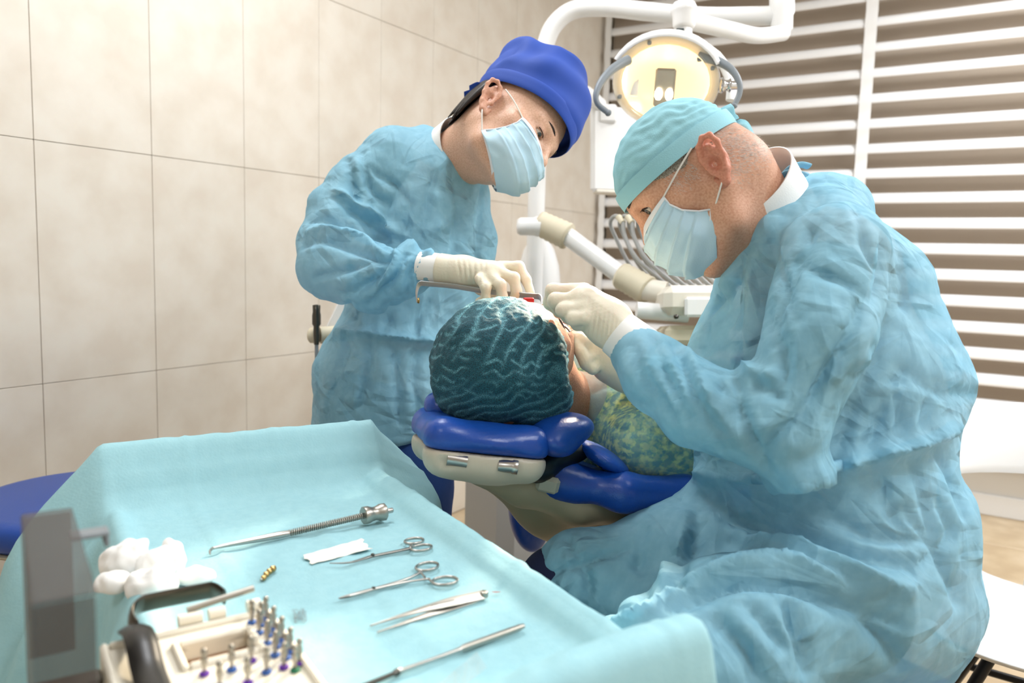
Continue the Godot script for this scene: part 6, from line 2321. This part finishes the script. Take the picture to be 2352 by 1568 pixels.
# ---------------------------------------------------------------- the patient
func make_patient() -> void:
	var t := thing("person", "reclined patient in teal net cap and printed blouse lying under a clear blue apron", "person", A(1500, 1050, 1.5))
	var H := Transform3D(axes(Vector3(), Vector3(-0.2, 0.10, 0.975), Vector3(0.44, 0.895, 0.0)), A(1186, 862, 1.20))
	var skin := Color(0.46, 0.25, 0.165)
	var f := head_field(H, 0.0010, 0.0095, 0.97)
	var chest := A(1490, 975, 1.48)
	f.cap(H * Vector3(0, -0.03, -0.025), A(1350, 930, 1.36), 0.05, 0.056, 0.05)
	f.cap(H * Vector3(-0.02, -0.040, 0.103), H * Vector3(0.02, -0.040, 0.103), 0.005, 0.005, 0.006)      # lips held open
	f.egg(H * Vector3(0, -0.053, 0.104), Vector3(0.019, 0.0085, 0.02), H.basis, 0.004, 1)
	f.cap(H * Vector3(-0.02, -0.068, 0.098), H * Vector3(0.02, -0.068, 0.098), 0.006, 0.006, 0.008)
	var g := Geo.new()
	join(g, f.mesh(0.0026), skin)
	for i in g.v.size():
		var q := H.affine_inverse() * g.v[i]
		if q.z > 0.085 and absf(q.y + 0.054) < 0.02 and absf(q.x) < 0.03: g.c[i] = g.c[i].lerp(Color(0.42, 0.10, 0.08), 0.8)
	for s in [-1.0, 1.0]: join(g, ear_field(H, s).mesh(0.0018), Color(0.52, 0.24, 0.17))
	# trunk, arms and legs continue the body under the blouse
	var dirn := (A(1880, 1100, 2.3) - A(1300, 960, 1.30)); dirn.y = 0; dirn = dirn.normalized()
	var sidew := dirn.cross(Vector3.UP)
	var sh := A(1425, 985, 1.42)
	var hip := sh + dirn * 0.55; hip.y = 0.76
	var knee := hip + dirn * 0.42; knee.y = 0.74
	var foot := knee + dirn * 0.40; foot.y = 0.70
	f = Field.new()
	f.slab(sh, hip, 0.10, 0.10, sidew, 1.5, 0.05)
	for s in [-1.0, 1.0]:
		f.chain([hip + sidew * s * 0.08, knee + sidew * s * 0.08, foot + sidew * s * 0.07], [0.08, 0.055, 0.04], 0.04)
		f.chain([foot + sidew * s * 0.07, foot + sidew * s * 0.08 + dirn * 0.05 + Vector3(0, 0.12, 0)], [0.036, 0.03], 0.03)
	join(g, f.mesh(0.014), skin)
	part(t, "body", g, M.skin)
	for s in [-1.0, 1.0]:
		g = Geo.new()
		var pts := []
		for k in 9:
			var q := -1.0 + k / 4.0
			pts.append(H * Vector3(s * 0.033 + q * 0.0125, 0.0075 + 0.003 * q * q, 0.0990 - q * q * 0.004))
		g.tube(pts, 0.0011, 5)
		for k in 9: g.tube([pts[k], pts[k] + H.basis * Vector3((k - 4) * 0.0009, -0.006, 0.005)], [0.0006, 0.0002], 4)
		part(t, "lashes", g, M.brow_brown)
		g = Geo.new()
		pts = []
		for k in 7:
			var q := k / 6.0
			pts.append(H * Vector3(s * lerpf(0.014, 0.050, q), 0.036 + 0.006 * sin(q * PI * 0.8), lerpf(0.1065, 0.0835, q * q) + 0.001))
		g.tube(pts, [0.0020, 0.0030, 0.0032, 0.003, 0.0025, 0.002, 0.0008], 8, true, 0.5)
		part(t, "eyebrow", g, M.brow_brown)
	# hair below the net
	f = Field.new()
	f.egg(A(1142, 832, 1.165), Vector3(0.088, 0.086, 0.102), view, 0.01)
	f.half(A(1236, 800, 1.16), view * Vector3(0.86, 0.24, -0.45), 0.01)
	part(t, "hair", f.mesh(0.006), M.hair_brown)
	# net cap: crimped, gathered along an elastic edge beside the face
	f = Field.new()
	var cc := A(1140, 830, 1.165)
	f.egg(cc + view.x * 0.006, Vector3(0.103, 0.0955, 0.122), view * Basis(Vector3.BACK, 0.12), 0.01)
	f.egg(A(1248, 936, 1.16), Vector3(0.044, 0.026, 0.05), view * Basis(Vector3.BACK, 0.45), 0.035)
	f.egg(A(1085, 930, 1.16), Vector3(0.05, 0.026, 0.06), view * Basis(Vector3.BACK, -0.3), 0.04)
	f.half(A(1296, 830, 1.20), view * Vector3(0.92, 0.22, -0.32), 0.008)
	var cap := f.mesh(0.0021)
	var n := noise(301, 16.0)
	var n2 := noise(302, 42.0)
	var n3 := noise(303, 110.0)
	var nn := Geo.normals(cap.v, cap.t)
	cap.c.resize(cap.v.size())
	var inv := view.inverse()
	for i in cap.v.size():
		var q := inv * (cap.v[i] - cc)
		var lon := atan2(q.y - 0.02, q.x - 0.12)          # fans out from the gathered edge
		var w1 := n.get_noise_3dv(cap.v[i])
		var w2 := n2.get_noise_3dv(cap.v[i])
		# crimps: short wavy ridges stacked up the cap; ribs: long gathers up to the edge
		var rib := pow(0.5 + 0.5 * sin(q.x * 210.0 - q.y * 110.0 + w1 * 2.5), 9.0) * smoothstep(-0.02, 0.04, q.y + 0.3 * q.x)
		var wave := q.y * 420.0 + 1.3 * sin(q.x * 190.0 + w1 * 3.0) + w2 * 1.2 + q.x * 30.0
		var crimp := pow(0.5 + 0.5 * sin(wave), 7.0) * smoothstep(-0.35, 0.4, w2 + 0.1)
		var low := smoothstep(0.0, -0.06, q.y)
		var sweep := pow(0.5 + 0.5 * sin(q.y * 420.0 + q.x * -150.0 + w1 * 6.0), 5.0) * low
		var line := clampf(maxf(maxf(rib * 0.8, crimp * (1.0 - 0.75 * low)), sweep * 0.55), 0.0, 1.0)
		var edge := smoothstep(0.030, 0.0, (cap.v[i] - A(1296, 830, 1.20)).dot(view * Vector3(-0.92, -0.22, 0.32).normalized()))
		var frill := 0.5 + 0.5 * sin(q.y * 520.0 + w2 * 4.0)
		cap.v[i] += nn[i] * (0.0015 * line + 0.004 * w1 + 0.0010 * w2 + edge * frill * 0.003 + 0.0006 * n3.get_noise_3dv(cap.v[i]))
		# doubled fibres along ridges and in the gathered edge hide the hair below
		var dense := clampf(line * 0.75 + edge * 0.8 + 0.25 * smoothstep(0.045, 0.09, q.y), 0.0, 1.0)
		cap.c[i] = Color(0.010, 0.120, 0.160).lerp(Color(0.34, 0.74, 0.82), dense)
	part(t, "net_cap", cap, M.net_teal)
	# blouse, then the thin apron over it
	f = Field.new()
	f.slab(sh - dirn * 0.02, hip, 0.118, 0.12, sidew, 1.45, 0.05)
	f.chain([A(1470, 1020, 1.24), A(1560, 1045, 1.28), A(1720, 1050, 1.5)], [0.055, 0.058, 0.05], 0.05)
	f.chain([A(1330, 900, 1.62), A(1420, 930, 1.8)], [0.05, 0.05], 0.05)
	var bl := f.mesh(0.007)
	crumple(bl, [], 0.004, 311)
	part(t, "blouse", bl, M.blouse_print)
	f = Field.new()
	for s in [-1.0, 1.0]: f.chain([hip + sidew * s * 0.08, knee + sidew * s * 0.08, foot + sidew * s * 0.07], [0.09, 0.07, 0.058], 0.05)
	f.slab(hip - dirn * 0.06, hip + dirn * 0.05, 0.105, 0.1, sidew, 1.4, 0.05)
	part(t, "trousers", f.mesh(0.014), M.scrub_navy)
	f = Field.new()
	f.slab(sh - dirn * 0.03, hip, 0.127, 0.129, sidew, 1.45, 0.05)
	f.chain([A(1470, 1018, 1.24), A(1560, 1043, 1.28), A(1720, 1048, 1.5)], [0.066, 0.069, 0.061], 0.05)
	f.cap(A(1335, 905, 1.34), A(1400, 920, 1.40), 0.062, 0.075, 0.06)
	f.half(A(1320, 890, 1.33), view * Vector3(-0.9, 0.1, 0.35), 0.01)
	f.half(Vector3(0, sh.y - 0.085, 0), Vector3.DOWN, 0.01)
	var ap := f.mesh(0.006)
	crumple(ap, lay_folds(f, [[0.003, 0.006, [1370, 950, 1420, 985, 1470, 985, 1490, 960, 1520, 930]], [0.003, 0.006, [1465, 990, 1462, 1040, 1462, 1095]], [0.003, 0.006, [1470, 985, 1530, 1000, 1580, 1030]], [0.005, 0.007, [1360, 900, 1430, 880, 1500, 890]]]), 0.004, 321)
	part(t, "apron", ap, M.film_blue)

func make_retractor() -> void:
	var t := thing("retractor", "bent steel cheek retractor held in the gloved hand over the patient's mouth", "retractor", A(1100, 662, 1.34))
	var g := Geo.new()
	var pts := [A(958, 694, 1.36), A(957, 672, 1.36), A(964, 652, 1.36), A(985, 652, 1.36), A(1040, 657, 1.355), A(1110, 668, 1.345), A(1180, 676, 1.335), A(1228, 680, 1.32), A(1241, 684, 1.31), A(1244, 696, 1.29), A(1243, 716, 1.27)]
	var sp := spline(pts, 5)
	var rings := []
	for i in sp.size():
		var tn: Vector3 = (sp[mini(i + 1, sp.size() - 1)] - sp[maxi(i - 1, 0)]).normalized()
		var up := (view.y * 0.55 + view.z * 0.83)
		var w := (up - tn * up.dot(tn)).normalized()
		var n := tn.cross(w).normalized()
		var hw := 0.0062
		rings.append([sp[i] + w * hw + n * 0.0009, sp[i] - w * hw + n * 0.0009, sp[i] - w * hw - n * 0.0009, sp[i] + w * hw - n * 0.0009])
	g.loft(rings)
	part(t, "blade", g, M.bright_steel)
	g = Geo.new()
	g.lathe(A(959, 690, 1.345), view.x, [[0, 0], [0.0045, 0], [0.005, 0.001], [0.005, 0.003], [0, 0.004]], 14)
	part(t, "end_bead", g, M.gold)
	g = Geo.new()
	g.box(at_pos(A(1214, 690, 1.30), view), Vector3(0.018, 0.010, 0.012), 0.002)
	part(t, "red_insert", g, M.red_plastic, "small bright red insert")

func _ready() -> void:
	rng.seed = 7
	make_materials()
	set_camera_and_light()
	make_room()
	make_blinds()
	make_lamp()
	make_delivery_unit()
	make_suction_holder()
	make_patient_chair()
	make_foot_control()
	make_stool("stool", "blue vinyl round stool beside the draped instrument table", Vector3(-1.62, 0.615, -0.90), 0.22)
	make_armchair()
	var sc := A(1965, 1580, 1.12)
	make_stool("stool", "blue vinyl round stool under the seated gowned person", Vector3(sc.x, sc.y - 0.015, sc.z), 0.19)
	make_doctor()
	make_assistant()
	make_patient()
	make_retractor()
	make_table()
	make_tools()
	make_case()
